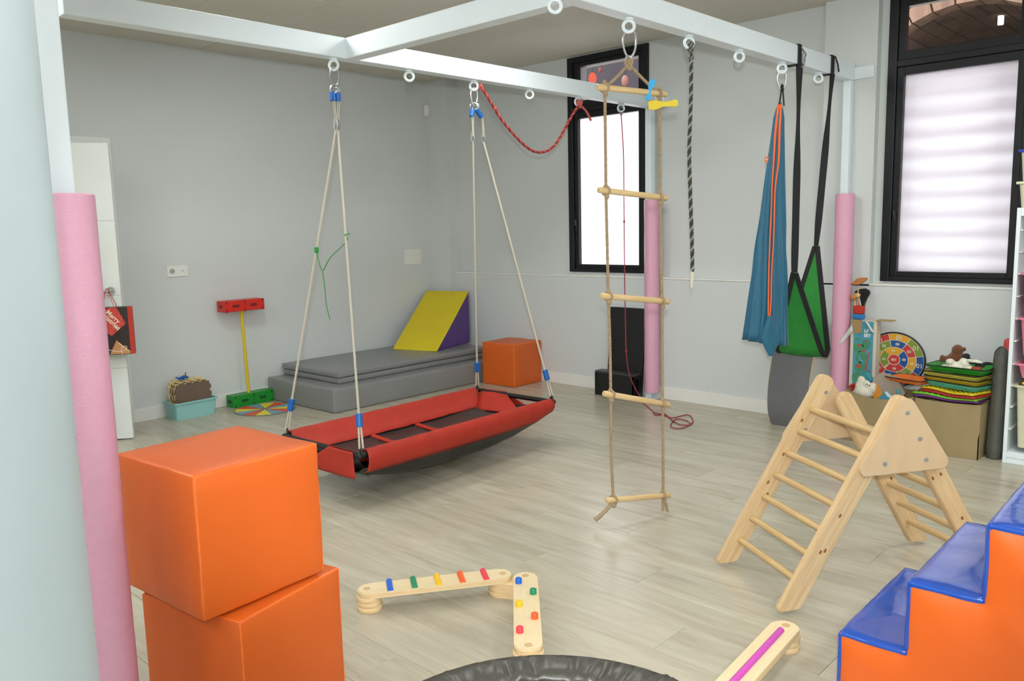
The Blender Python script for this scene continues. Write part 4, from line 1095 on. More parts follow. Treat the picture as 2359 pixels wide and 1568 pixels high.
# hurdle: two perforated blocks and a yellow pole
hd = thing('toy_hurdle', 'toy hurdle of a red and a green perforated block on a yellow pole', 'toy hurdle', (3.38, 6.16, 0))
HR = pm('hurdle_red', '#cf2616', .4, var=.03); HG = pm('hurdle_green', '#14882c', .4, var=.03); HY = pm('hurdle_yellow', '#d9bd1c', .4, var=.03)
def block(nm, mat, dark, x, y, z, rz, L_, W_, H_):  # holes are dark inlays, their inner shade put into the colour
    M = FRAMES[hd].inverted() @ Matrix.Translation((x, y, z)) @ Matrix.Rotation(rz, 4, 'Z')
    b = B(); box(b, 0, L_, 0, W_, 0, H_, bev=.005); o = obj(nm, b, mat, hd, M=M, smooth=False)
    for fx in (.28, .72):
        b = B(); c = L_*fx; prism(b, stadium(.02, .0125, 5), -.0012, .004, lambda u, v, w_: V(c+u, w_, H_*.5+v)); obj('slot', b, dark, o, smooth=False)
    b = B(); prism(b, stadium(.014, .0125, 5), -.0012, .004, lambda u, v, w_: V(w_, W_/2+u, H_*.5+v)); obj('slot', b, dark, o, smooth=False)
    for fx in (.05, .5, .95):
        for zz in (.1, .86):
            b = B(); box(b, L_*fx-.005, L_*fx+.005, -.001, .004, H_*zz-.011, H_*zz+.011); obj('notch', b, dark, o, smooth=False)
    b = B(); box(b, L_*.5-.0012, L_*.5+.0012, -.0008, .004, 0, H_); obj('joint', b, dark, o, smooth=False)
block('base_block', HG, pm('slot_green', '#0b4a1c', .6), 3.196, 6.108, 0, .06, .378, .108, .098)
block('top_block', HR, pm('slot_red', '#7a1512', .6), 3.173, 6.10, .779, .03, .357, .12, .088)
b = B(); cyl(b, ony(574, 912, 6.165)+V(0, 0, -.02), ony(555.5, 716, 6.155)+V(0, 0, .02), .0125, 16); obj('pole', b, HY, hd, world=True)
# round wheel mat
t = thing('wheel_mat', 'flat round mat with red, yellow and blue sectors on the floor', 'mat', (3.335, 5.868, 0))
b = B(); lathe(b, [(.236, 0), (.238, .004), (.236, .006), (0.001, .006)], 64); obj('mat_disc', b, pm('disc_edge', '#6e726c', .6), t)
dc = [pm('disc_red', '#d4502c', .5, var=.03), pm('disc_yellow', '#e0d23c', .5, var=.03), pm('disc_blue', '#6f9cad', .5, var=.03)]
order = [0, 1, 2, 0, 1, 2, 0, 1, 2, 0, 1, 2]
for k in range(12):
    a0 = 2*math.pi*k/12+.2; a1 = a0+2*math.pi/12; b = B()
    prism(b, [(.012*math.cos((a0+a1)/2)*2, .012*math.sin((a0+a1)/2)*2)]+[(.228*math.cos(a0+(a1-a0)*i/6), .228*math.sin(a0+(a1-a0)*i/6)) for i in range(7)], .0055, .0068, lambda u, v, w_: V(u, v, w_)); obj('sector', b, dc[order[k]], t, smooth=False)

# gift bag hanging on the door handle
DM = FRAMES[door]
bg_ = thing('gift_bag', 'black and red paper gift bag hanging on the door handle', 'bag', DM @ V(.80, -.10, .61), DA)
BAGK = pm('bag_black', '#2a1c1c', .45, var=.35, scale=9); BAGR = pm('bag_red', '#c33a2c', .5, var=.05); KRAFT = pm('kraft', '#b98454', .6, var=.1); CREAM = pm('cream_print', '#e8d9c6', .6); LEAFG = pm('leaf_green', '#3f8f62', .6)
BX0, BX1, BH = -.115, .100, .318
b = B(); box(b, BX0, BX1-.02, -.04, .04, 0, BH); obj('bag_body', b, BAGK, bg_, smooth=False)
b = B(); prism(b, [(BX1-.02, -.041), (BX1, -.02), (BX1, .02), (BX1-.02, .041)], 0, BH, lambda u, v, w_: V(u, v, w_)); obj('gusset', b, BAGR, bg_, smooth=False)
b = B(); prism(b, [(-.105, .285), (-.03, .318), (.012, .318), (.062, .208), (-.03, .127), (-.105, .19)], -.0412, -.0402, lambda u, v, w_: V(u, w_, v)); obj('red_label', b, BAGR, bg_, smooth=False)
b = B()
for k in range(70):
    u = random.uniform(-.1, .05); v = random.uniform(.14, .31)
    if v < .127+(u+.03)*.88 or v < .127-(u+.03)*.85 or v > .318-(u-.012)*2.0*(u > .012): continue
    cyl(b, V(u, -.0411, v), V(u, -.0416, v), .0016, 6)
obj('label_dots', b, CREAM, bg_)
b = B(); prism(b, [(-.05, .004), (.078, .004), (.078, .02), (-.004, .098)], -.0412, -.0402, lambda u, v, w_: V(u, w_, v)); obj('kraft_label', b, KRAFT, bg_, smooth=False)
b = B(); tube(b, spline([V(-.075, -.0415, .04), V(-.02, -.0415, .025), V(.02, -.043, .02), V(.052, -.043, .035), (.055, -.043, .055), V(.03, -.043, .05), V(.022, -.043, .02), V(.03, -.043, -.002)], 5), .0018, 5); tube(b, spline([V(.008, -.0415, .08), V(.035, -.0415, .05), V(.07, -.0415, .02)], 5), .0018, 5); obj('string_print', b, CREAM, bg_)
ta = R(-48)
def bagM(x, z): return frame(V(x, -.0418, z), V(math.cos(ta), 0, math.sin(ta)), V(-math.sin(ta), 0, math.cos(ta)))
text('lettering', 'Merry', .042, CREAM, bg_, bagM(-.012, .256), bold=.0008); text('lettering', 'Christmas', .042, CREAM, bg_, bagM(-.036, .236), bold=.0008)
b = B(); prism(b, [(-.012, .178), (.004, .200), (.014, .19), (.002, .172)], -.042, -.0412, lambda u, v, w_: V(u, w_, v)); obj('green_leaf', b, LEAFG, bg_, smooth=False)
for s, yy in ((0, -.038), (1, .034)):
    b = B(); tube(b, spline([V(-.085, yy, BH-.005), V(-.07, yy*.6, BH+.06), V(-.052, .002, .4365), V(-.045, .004, .4395), V(-.038, .002, .4365), V(-.02, yy*.6, BH+.06), V(.0, yy, BH-.005)], 6), .0022, 6); obj('cord_handle', b, BAGR, bg_)

# ================================================================== WINDOW WALL TOYS
# curved rocker board leaning on the wall
rb_ = thing('rocker_board', 'curved grey felt balance board leaning on the window wall behind the swings', 'balance board', (5.30, 2.40, 0))
yl = 2.548; prof = [V(5.285, 0, .004), V(5.258, 0, .10), V(5.258, 0, .22), V(5.285, 0, .36), V(5.335, 0, .50), V(5.415, 0, .63), V(5.52, 0, .745)]
cv = spline(prof, 6); WB = .292
def board(nm, off0, off1, mat, y0, y1):
    b = B(); rows = []
    for i, p in enumerate(cv):
        tg = (cv[min(i+1, len(cv)-1)]-cv[max(i-1, 0)]).normalized(); nrm = V(tg.z, 0, -tg.x)
        s = i/(len(cv)-1); tap = .02*(abs(s-.5)*2)**3
        rows.append([V(p.x+nrm.x*o_, y, p.z+nrm.z*o_) for (o_, y) in ((off0, y0+tap), (off0, y1-tap), (off1, y1-tap), (off1, y0+tap))])
    vs = quadgrid(b, rows, closed_u=True); b.faces.new(vs[0]); b.faces.new(vs[-1]); return obj(nm, b, mat, rb_, world=True, auto=50)
board('wooden_shell', .0, .018, PLYE, yl-WB, yl)
board('felt_layer', -.003, .0, pm('grey_felt', '#696a6b', .95, var=.06, scale=60, bump=.3, bscale=300), yl-WB+.004, yl-.004)

# black step unit
st = thing('step_unit', 'black step box with an upright back panel standing against the window wall', 'step', (5.45, 3.93, 0))
b = B(); M = Matrix.Translation((5.485, 3.915, .01)) @ Matrix.Rotation(R(5), 4, 'Y'); box(b, -.0, .022, -.172, .176, 0, .715, M=M, bev=.005); obj('back_panel', b, BLACKP, st, world=True, smooth=False)
x0, x1, y0, y1, h = 5.385, 5.478, 3.742, 4.135, .205
b = B(); box(b, x0, x1, y0, y1, h-.018, h, bev=.004); obj('step_top', b, pm('step_top_black', '#3a3a38', .35, var=.2, scale=30), st, world=True, smooth=False)
b = B(); box(b, x0, x0+.018, y0, y1-.02, .0, h-.018, bev=.003); obj('step_front', b, BLACKP, st, world=True, smooth=False)
for (ya, yb) in ((y1-.02, y1), (y0, y0+.02)):
    b = B(); box(b, x0, x0+.022, ya, yb, 0, h-.018); box(b, x1-.022, x1, ya, yb, 0, h-.018); box(b, x0+.022, x1-.022, ya, yb, 0, .022); box(b, x0+.022, x1-.022, ya, yb, h-.04, h-.018); obj('side_frame', b, BLACKP, st, world=True, smooth=False)

# brown fabric storage boxes
BRF = pm('brown_fabric', '#9a8862', .85, var=.05, scale=12, bump=.15, bscale=240)
def fab_box(lab, y0, y1, sag):
    x0, x1, h = 5.20, 5.452, .325
    t = thing('storage_box', lab, 'storage box', ((x0+x1)/2, (y0+y1)/2, 0), 0, 'brown fabric storage boxes')
    lx, ly = x1-x0, y1-y0; b = B(); th = .006
    def wall(p, q, sg, inn):
        n = 14; rows = []
        for i in range(n+1):
            s = i/n; c = Vector(p).lerp(Vector(q), s); zt_ = h-sg*math.sin(math.pi*s)
            bow = Vector(inn)*-.008*math.sin(math.pi*s)
            rows.append([V(c.x, c.y, .001), V(c.x, c.y, zt_*.5)+bow*.7, V(c.x, c.y, zt_)+bow, V(c.x, c.y, zt_)+bow+Vector(inn)*th, V(c.x, c.y, zt_*.5)+bow*.7+Vector(inn)*th, V(c.x, c.y, .001)+Vector(inn)*th])
        vs = quadgrid(b, rows, closed_u=True); b.faces.new(vs[0]); b.faces.new(vs[-1])
    wall((-lx/2, ly/2, 0), (-lx/2, -ly/2, 0), sag, (1, 0, 0)); wall((lx/2, ly/2, 0), (lx/2, -ly/2, 0), .004, (-1, 0, 0))
    wall((-lx/2, ly/2, 0), (lx/2, ly/2, 0), .004, (0, -1, 0)); wall((-lx/2, -ly/2, 0), (lx/2, -ly/2, 0), .006, (0, 1, 0))
    obj('fabric_walls', b, BRF, t, auto=60)
    b = B(); box(b, -lx/2+.004, lx/2-.004, -ly/2+.004, ly/2-.004, .001, .012); obj('base_board', b, BRF, t, smooth=False)
    b = B(); box(b, -lx/2-.0018, -lx/2+.002, -.001, .001, .01, h-.02-sag); obj('fold_line', b, pm('fold_brown', '#7d6c4c', .9), t, smooth=False)
fab_box('brown fabric storage box with plush toys, left of the pair', 1.588, 1.992, .035)
fab_box('brown fabric storage box under the stack of trays', 1.218, 1.572, .006)

# helper for plush animals: fused ellipsoids
def blob(nm, parts, mat, parent, vox=.005, rings=None):
    b = B()
    for (c, rx, ry, rz) in parts: ellip(b, c, rx, ry, rz, n=12, k=8)
    o = obj(nm, b, mat, parent, world=True)
    m = o.modifiers.new('fuse', 'REMESH'); m.mode = 'VOXEL'; m.voxel_size = vox; m.use_smooth_shade = True
    s = o.modifiers.new('soft', 'SMOOTH'); s.iterations = 4; s.factor = .5
    return o
PLW = pm('plush_white', '#e6e2d0', .95, var=.05, scale=60, bump=.6, bscale=220, sheen=.5); PLB = pm('plush_brown', '#6b3c1e', .95, var=.12, scale=60, bump=.6, bscale=220, sheen=.4); PLK = pm('plush_black', '#22221f', .9, var=.1, bump=.4, bscale=220)
# white plush lying in the left box
X = 5.30; q = lambda x, y, X_=X: onx(x, y, X_)
t = thing('plush_dog', 'white plush dog lying on its back in the left storage box', 'plush toy', q(1990, 915))
body = blob('plush_body', [(q(1990, 903), .055, .065, .042), (q(1981, 890), .03, .03, .045), (q(1984, 875), .023, .025, .028), (q(2006, 895), .033, .035, .035), (q(1996, 884), .024, .024, .024), (q(2011, 888), .02, .022, .02), (q(1972, 908), .03, .035, .026)], PLW, t)
b = B()
for (x, y) in ((1998, 885), (2003, 887.5)): ellip(b, q(x, y, 5.267), .004, .004, .004, n=8, k=6)
obj('plush_eye', b, PLK, t, world=True)
b = B(); tube(b, [q(1990, 893), q(1999, 900)], .005, 6); obj('red_collar', b, REDF, t, world=True)
t = thing('red_toy', 'red curved plastic toy at the left corner of the box', 'toy', q(1964, 905))
b = B(); tube(b, spline([q(1953, 903, 5.32), q(1957, 892, 5.32), q(1966, 886, 5.32), q(1975, 886, 5.34)], 6), .010, 8); tube(b, spline([q(1962, 906, 5.3), q(1965, 896, 5.3), q(1971, 892, 5.3)], 6), .006, 8); obj('red_arc', b, pm('red_plastic', '#bb2a22', .4), t, world=True)
# toy pack with a blue and orange cover
t = thing('toy_pack', 'blue and orange toy pack in clear wrapping standing in the left storage box', 'toy pack', q(2040, 920, 5.29))
PKB = pm('pack_blue', '#5b9fb8', .3, var=.06); PKO = pm('pack_orange', '#dd9436', .35, var=.12, scale=30); PKG = pm('pack_grey', '#a79a8c', .25, var=.08)
def sheet(nm, pix, X_, th, mat, par):
    b = B(); P = [onx(x, y, X_) for x, y in pix]; Q = [p+V(th, 0, 0) for p in P]
    a = [b.verts.new(p) for p in P]; c = [b.verts.new(p) for p in Q]; n = len(a); b.faces.new(a); b.faces.new(c[::-1])
    for i in range(n): b.faces.new((a[i], a[(i+1) % n], c[(i+1) % n], c[i]))
    return obj(nm, b, mat, par, world=True, smooth=False)
sheet('pack_body', [(2005, 905), (2012, 868), (2030, 858), (2065, 870), (2085, 905), (2075, 925), (2018, 925)], 5.300, .03, PKG, t)
sheet('blue_print', [(2020, 922), (2036, 900), (2050, 905), (2062, 918), (2060, 924)], 5.2975, .002, PKB, t)
sheet('orange_print', [(2008, 905), (2016, 880), (2022, 888), (2034, 906), (2024, 916), (2014, 920)], 5.297, .002, PKO, t)
sheet('white_print', [(2037, 902), (2044, 902), (2055, 913), (2052, 917), (2044, 913)], 5.2962, .0015, WHITE, t)
t = thing('mesh_bag', 'small crumpled teal mesh bag on the toys in the left box', 'bag', q(1999, 880, 5.32))
b = B(); p_ = q(1998, 868, 5.335); softbox(b, .03, .055, .07, .012, .004, 6, Matrix.Translation(p_) @ Matrix.Rotation(R(-28), 4, 'X'), .010, 5); obj('bag_body', b, pm('teal_mesh', '#2f8790', .6, var=.35, scale=60, bump=.5), t, world=True)
b = B(); p_ = q(2006, 881, 5.325); softbox(b, .03, .03, .025, .008, .002, 4, Matrix.Translation(p_), .006, 6); obj('blue_corner', b, pm('royal_blue', '#3c55b0', .6), t, world=True)
t = thing('cyan_stick', 'short cyan plastic stick poking out of the left box', 'stick', q(2069, 914, 5.26)); b = B(); cyl(b, q(2071, 925, 5.26), q(2068, 897, 5.26), .0075, 10); obj('stick', b, pm('cyan_plastic', '#2aa3b8', .4), t, world=True)

# golf set carton with clubs
gx = 5.474
ya, yb = 2.066, 1.915
gb = thing('golf_carton', 'tall opened cardboard carton of a toy golf set beside the pink tube', 'carton', (gx+.035, 1.99, 0))
CARD = pm('cardboard', '#a98c62', .85, var=.06, bump=.1); CWH = pm('carton_white', '#d8cdbc', .5, var=.03); CBL = pm('carton_blue', '#4f9cb4', .4, var=.08, scale=14); CGR = pm('carton_green', '#4b9270', .45, var=.1, scale=20)
b = B(); box(b, gx, gx+.072, yb-.008, ya+.008, 0, .742); obj('carton_body', b, CWH, gb, world=True, smooth=False)
b = B(); box(b, gx-.0012, gx+.0005, yb+.012, ya-.012, .02, .735); obj('printed_panel', b, CBL, gb, world=True, smooth=False)
def gpt(x, y, o_=.0): return onx(x, y, gx-.002-o_)
def gpoly(nm, pix, mat, o_=0., th=.0012):
    b = B(); P = [gpt(x, y, o_) for x, y in pix]; a = [b.verts.new(p) for p in P]; c = [b.verts.new(p+V(th, 0, 0)) for p in P]; n = len(a); b.faces.new(a); b.faces.new(c[::-1])
    for i in range(n): b.faces.new((a[i], a[(i+1) % n], c[(i+1) % n], c[i]))
    return obj(nm, b, mat, gb, world=True, smooth=False)
def oval(cx, cy, rx, ry, n=16): return [(cx+rx*math.cos(2*math.pi*i/n), cy+ry*math.sin(2*math.pi*i/n)) for i in range(n)]
for k, (cx, cy, rx, ry) in enumerate(((1978, 800, 12, 11), (1995, 793, 10, 12), (1984, 822, 14, 14), (1982, 845, 13, 12), (1973, 868, 11, 12), (1976, 781, 6, 3))): gpoly('green_print', oval(cx, cy, rx, ry), CGR, .0004)
RP = pm('print_red', '#b8534c', .5); LB = pm('print_cyan', '#5aa8cf', .4)
gpoly('red_print', [(1975, 793), (1983, 793), (1983, 798), (1975, 798)], RP, .0008); gpoly('red_print', [(1983, 807), (1996, 805), (1996, 809), (1984, 810)], RP, .0008); gpoly('red_print', oval(1977, 843, 7, 4), RP, .0008)
gpoly('red_print', [(2000, 811), (2003, 811), (1996, 850), (2006, 855), (2005, 857), (1992, 851)], RP, .001); gpoly('flag_print', [(1993, 783), (1997, 783), (1996, 788), (1993, 788)], pm('print_magenta', '#b0406a', .5), .0008)
gpoly('club_print', [(1974, 818), (1978, 821), (1989, 833), (1987, 836), (1982, 832)], LB, .001)
for s_, (x, y), sz in (('LF', (1996, 762.5), .030), ('SET', (1998, 773), .028)):
    c = onx(x, y, gx-.003); text('lettering', s_, sz, pm('print_white', '#eef0ee', .5), gb, FRAMES[gb].inverted() @ frame(c, V(0, -1, 0), V(0, 0, 1)), bold=.0012)
b = B(); box(b, gx-.006, gx-.003, 2.0, ya+.004, .655, .745, bev=.001); obj('front_flap', b, CARD, gb, world=True, smooth=False)
b = B(); box(b, gx-.012, gx+.07, yb-.105, yb-.004, .7445, .7485, bev=.001); obj('side_flap', b, CARD, gb, world=True, smooth=False)
b = B()
for pts in ([(1931, 795), (1945, 785), (1962, 760), (1958, 755), (1946, 768), (1936, 785)], ): pass
rows = []
for i in range(10):
    s = i/9; p_ = gpt(1932+32*s, 794-40*s, .012); wv = noise.noise(V(i*1.3, 2, 0))*.012; rows.append([p_+V(wv, .006, .010+.012*s), p_+V(-wv-.006, 0, 0), p_+V(wv, -.006, -.010-.014*s)])
quadgrid(b, rows); rows = []
for i in range(9):
    s = i/8; p_ = gpt(1994+16*s, 738+26*s, .006); wv = noise.noise(V(i*1.7, 5, 1))*.01; rows.append([p_+V(wv-.004, .012, .012-.008*s), p_+V(-wv-.008, 0, 0), p_+V(wv, -.018, -.012)])
quadgrid(b, rows); o = obj('torn_wrap', b, pm('torn_film', '#d5d6d4', .25, var=.1), gb, world=True); m = o.modifiers.new('thick', 'SOLIDIFY'); m.thickness = .0012
# clubs in the carton: red sleeve bag, putters
t = thing('toy_golf_bag', 'red and blue toy golf bag with wooden clubs on top of the carton', 'toy golf set', q(1979, 738, 5.50))
RB = pm('bag_cloth_red', '#b8301c', .7, var=.05); BBc = pm('bag_cloth_blue', '#2478b8', .6, var=.05); WOODO = pm('club_orange', '#b97a42', .5, var=.08); WOODL = pm('club_light', '#d6b478', .5, var=.06)
XG = 5.51
pA, pB = onx(1966, 737, XG), onx(1990, 737, XG); pC = onx(1966, 709, XG)
b = B(); softbox(b, .045, (pA-pB).length, .035, .006, .002, 4, Matrix.Translation((XG, (pA.y+pB.y)/2, .761))); obj('blue_band', b, BBc, t, world=True)
b = B(); softbox(b, .043, (pA-pB).length-.004, .053, .006, .003, 4, Matrix.Translation((XG, (pA.y+pB.y)/2, .805)), .002, 3); obj('red_sleeve', b, RB, t, world=True)
def club(nm, a, c, r, mat): b = B(); cyl(b, onx(*a, XG), onx(*c, XG), r, 10); return obj(nm, b, mat, t, world=True)
club('club_shaft', (1970, 712), (1969, 690), .0055, WOODL); club('club_shaft', (1977, 710), (1977, 660), .004, WOODL); club('club_shaft', (1983, 712), (1980, 690), .003, WHITE)
club('club_shaft', (1980, 712), (1978, 692), .003, RB)
b = B(); P = [onx(x, y, XG) for x, y in ((1962, 654), (1965, 649), (1974, 641), (1985, 639), (1996, 640), (1997, 644), (1990, 648), (1984, 651), (1979, 656), (1963, 656))]
a = [b.verts.new(p) for p in P]; c = [b.verts.new(p+V(.028, 0, 0)) for p in P]; b.faces.new(a); b.faces.new(c[::-1])
for i in range(len(a)): b.faces.new((a[i], a[(i+1) % len(a)], c[(i+1) % len(a)], c[i]))
bmesh.ops.bevel(b, geom=b.edges[:], offset=.004, segments=2, affect='EDGES'); obj('club_head', b, WOODO, t, world=True, label='orange-brown upper club head')
b = B(); ellip(b, onx(1966, 684, XG-.02), .016, .022, .021); obj('club_head', b, WOODO, t, world=True, label='lower club head'); b = B(); ellip(b, onx(1976, 680, XG-.02), .014, .018, .015); obj('club_head', b, WOODL, t, world=True)
b = B(); P = [onx(x, y, XG) for x, y in ((1966, 673), (1975, 667), (1990, 664), (1997, 667), (1998, 670), (2003, 672), (2001, 680), (1993, 688), (1990, 700), (1989, 708), (1984, 708), (1984, 692), (1981, 678))]
a = [b.verts.new(p) for p in P]; c = [b.verts.new(p+V(.03, 0, 0)) for p in P]; b.faces.new(a); b.faces.new(c[::-1])
for i in range(len(a)): b.faces.new((a[i], a[(i+1) % len(a)], c[(i+1) % len(a)], c[i]))
bmesh.ops.bevel(b, geom=b.edges[:], offset=.004, segments=2, affect='EDGES'); obj('black_head_cover', b, BLACKP, t, world=True)

# round score target
XT = 5.562
tg = thing('score_target', 'round target board with numbered coloured fields turned upside down', 'target board', (XT, 1.822, .30))
TC = V(XT, 1.822, .487); RTG = .188
cols = {'r': pm('target_red', '#c63d38', .5, var=.02), 'y': pm('target_yellow', '#dda52a', .5, var=.02), 'g': pm('target_green', '#7d9436', .5, var=.02), 'b': pm('target_blue', '#1a5499', .5, var=.02)}
TWH = pm('target_white', '#dcd4c4', .6)
def tpt(r, a): return TC+V(0, -r*math.cos(a), r*math.sin(a)*.93)
b = B(); n = 64; P = [tpt(RTG, 2*math.pi*i/n) for i in range(n)]; a = [b.verts.new(p+V(.0, 0, 0)) for p in P]; c = [b.verts.new(p+V(.010, 0, 0)) for p in P]; b.faces.new(a); b.faces.new(c[::-1])
for i in range(n): b.faces.new((a[i], a[(i+1) % n], c[(i+1) % n], c[i]))
obj('board_disc', b, TWH, tg, world=True, smooth=False)
b = B(); tube(b, [tpt(RTG, 2*math.pi*i/n)+V(.004, 0, 0) for i in range(n)], .0065, 6, closed=True); obj('black_rim', b, BLACKP, tg, world=True)
def field(r0, r1, a0, a1, mat, txt, sz, rot=0):
    b = B(); k = 8; pts = [tpt(r1, a0+(a1-a0)*i/k) for i in range(k+1)] + [tpt(max(r0, .0005), a1-(a1-a0)*i/k) for i in range(k+1)]
    a = [b.verts.new(p-V(.0022, 0, 0)) for p in pts]; c = [b.verts.new(p+V(.001, 0, 0)) for p in pts]; b.faces.new(a)
    for i in range(len(a)): b.faces.new((a[i], a[(i+1) % len(a)], c[(i+1) % len(a)], c[i]))
    f_ = obj('score_field', b, mat, tg, world=True, smooth=False)
    m_ = tpt((r0+r1)/2 if r0 else 0, (a0+a1)/2)-V(.0030, 0, 0)
    text('lettering', txt, sz, TWH, f_, FRAMES[tg].inverted() @ frame(m_, V(0, 1, 0), V(0, 0, -1)), bold=.0006)
g_ = .022
seq = [('y', 80), ('g', 35), ('b', -10), ('r', -55), ('y', -100), ('g', -145), ('b', 170), ('r', 125)]
for cc, a0 in seq: field(.140, .181, R(a0-22.5)+.015, R(a0+22.5)-.015, cols[cc], '10', .040)
for (cc, a0), tx in zip((('b', 80), ('r', 35), ('y', -10), ('g', -55), ('b', -100), ('r', -145), ('y', 170), ('g', 125)), ('40', '30', '20', '30', '40', '50', '20', '50')): field(.090, .135, R(a0-22.5)+.022, R(a0+22.5)-.022, cols[cc], tx, .026)
for (cc, a0), tx in zip((('y', 95), ('b', 5), ('r', -85), ('g', 180)), ('60', '80', '90', '70')): field(.040, .085, R(a0-45)+.035, R(a0+45)-.035, cols[cc], tx, .022)
field(0, .036, 0, 2*math.pi-.001, cols['r'], '100', .022)

# trays and textured mats stacked on the right box
def tray(lab, c, yaw, lx, ly, h, hexc, grp='stacked activity trays', tilt=0.):
    mt = pm('tray_'+hexc[1:], hexc, .4, var=.04)
    t = thing('activity_tray', lab, 'tray', c, yaw, grp)
    b = B(); open_bin(b, lx, ly, h, .030, .003, .025); obj('tray_body', b, mt, t, auto=50)
    b = B(); rim(b, lx, ly, h+.002, .006, .005, .025); obj('dark_rim', b, BLACKP, t)
    b = B()
    for k in range(3): rim(b, lx-.06+.018*(k+1), ly-.06+.018*(k+1), h*(k+1)/4, .0015, .004, .02)
    obj('side_rib', b, mt, t)
    return t
def tmat(lab, c, yaw, lx, ly, hexc, bumps=False, tx=0., ty=0.):
    mt = pm('texmat_'+hexc[1:], hexc, .5, var=.06)
    t = thing('texture_mat', lab, 'mat', c, yaw, 'textured mats under the trays')
    b = B(); rows = []
    for i in range(13):
        for_row = []
        for j in range(17):
            x, y = (i/12-.5)*lx, (j/16-.5)*ly
            for_row.append(V(x, y, x*tx+y*ty+.004*math.cos(j*.5)+0.0))
        rows.append(for_row)
    quadgrid(b, rows); o = obj('mat_sheet', b, mt, t); m = o.modifiers.new('thick', 'SOLIDIFY'); m.thickness = .010; m.offset = 1
    if bumps:
        b = B()
        for i in range(8):
            for j in range(11):
                x, y = (i/7-.5)*(lx-.03), (j/10-.5)*(ly-.03); ellip(b, (x, y, x*tx+y*ty+.011+.004*math.cos((y/ly+.5)*8)), .007, .007, .004, n=6, k=4)
        obj('nubs', b, mt, t)
tmat('purple textured mat, lowest of the stack on the right box', (5.33, 1.40, .330), -.10, .25, .36, '#6d2f86')
tmat('green textured mat with nubs near the bottom of the stack', (5.325, 1.40, .344), -.16, .25, .37, '#6fae2a', True)
tmat('dark red textured mat sandwiched under the yellow one', (5.33, 1.37, .360), -.30, .26, .34, '#a8252c')
tmat('yellow textured mat with nubs directly under the turquoise tray', (5.335, 1.37, .375), -.33, .25, .33, '#cdb81e', True)
tray('turquoise tray, lowest of the stacked trays', (5.335, 1.365, .392), -.31, .225, .325, .040, '#58b59c')
tray('mustard yellow tray, second of the stacked trays', (5.330, 1.372, .419), -.24, .215, .315, .040, '#c9a81e')
tray('pale yellow tray under the green one', (5.328, 1.380, .448), -.22, .215, .322, .040, '#c6c04e')
tray('bright green tray holding plush toys, top of the stack', (5.340, 1.360, .486), -.12, .225, .335, .040, '#1f8f24')
tray('flat orange tray lying across both storage boxes', (5.33, 1.645, .392), -.28, .17, .24, .030, '#e0742a')
# plush toys in the top tray
X = 5.325
t = thing('plush_bear', 'white plush bear lying face down in the green tray', 'plush toy', q(2200, 862, X))
blob('plush_body', [(q(2203, 846, X), .055, .062, .036), (q(2185, 849, X), .05, .05, .03), (q(2222, 838, X), .04, .035, .04), (q(2189, 833, X-.03), .026, .026, .020), (q(2230, 850, X), .035, .04, .026)], PLW, t)
t = thing('teddy_bear', 'brown teddy bear slumped behind the white plush', 'plush toy', q(2195, 840, X+.04))
blob('plush_body', [(q(2206, 806, X+.05), .033, .034, .034), (q(2221, 804, X+.04), .012, .013, .014), (q(2197, 824, X+.05), .035, .036, .036), (q(2180, 826, X+.04), .022, .035, .018), (q(2170, 826, X+.03), .018, .014, .026), (q(2208, 822, X+.05), .03, .03, .034)], PLB, t)
t = thing('orca_plush', 'black and white plush leaning out of the green tray', 'plush toy', q(2245, 845, X-.01))
blob('black_back', [(q(2226, 820, X), .02, .022, .017), (q(2238, 832, X), .024, .034, .016), (q(2258, 842, X), .024, .028, .012), (q(2276, 837, X+.02), .016, .03, .009)], PLK, t, .004)
blob('white_side', [(q(2240, 831, X-.022), .012, .042, .011), (q(2252, 834, X-.022), .01, .03, .007)], PLW, t, .004)
t = thing('red_toy', 'small dark red toy in the green tray', 'toy', q(2252, 856, X-.04)); b = B(); softbox(b, .04, .05, .022, .006, .002, 4, Matrix.Translation(q(2250, 850, X-.04)), .002, 3); softbox(b, .03, .05, .014, .005, .001, 3, Matrix.Translation(q(2238, 853, X-.045)), .002, 4); obj('toy_body', b, pm('brick_red', '#9c3a1c', .7, var=.1), t, world=True)

# dark rolled mat in a bag
t = thing('mat_bag', 'dark grey rolled mat bag standing beside the white shelf', 'mat bag', (5.31, 1.160, 0))
GB = pm('grey_nylon', '#54564f', .6, var=.1, scale=12, bump=.5, bscale=26)
b = B(); rows = []; n = 28
for i in range(26):
    s = i/25; z = .006+s*.625; rr = .046*(.82+.18*min(1, s*12)) - .006*s
    if s > .88: rr *= 1-.05*(s-.88)/.12
    row = []
    for j in range(n):
        a = 2*math.pi*j/n; k = rr*(1+.05*noise.noise(V(math.cos(a)*1.5, math.sin(a)*1.5, z*9)))
        row.append(V(k*math.cos(a)+.05*s, k*math.sin(a)+.002, z+(.018*math.sin(a*2+1) if s > .97 else 0)))
    rows.append(row)
vs = quadgrid(b, rows, closed_u=True); b.faces.new(vs[0][::-1]); obj('bag_body', b, GB, t, auto=70)
b = B(); lathe(b, [(.0005, .58), (.036, .58), (.036, .60), (.0005, .60)], 20, (.05, 0, 0)); obj('rolled_core', b, BLACKP, t)
t = thing('red_stick', 'red foam stick behind the dark mat bag', 'stick', (5.50, 1.165, 0)); b = B(); cyl(b, V(5.50, 1.165, 0), V(5.505, 1.165, .66), .022, 14); ellip(b, V(5.505, 1.165, .66), .022, .022, .022); obj('foam_stick', b, pm('coral_foam', '#d9504a', .6), t, world=True)

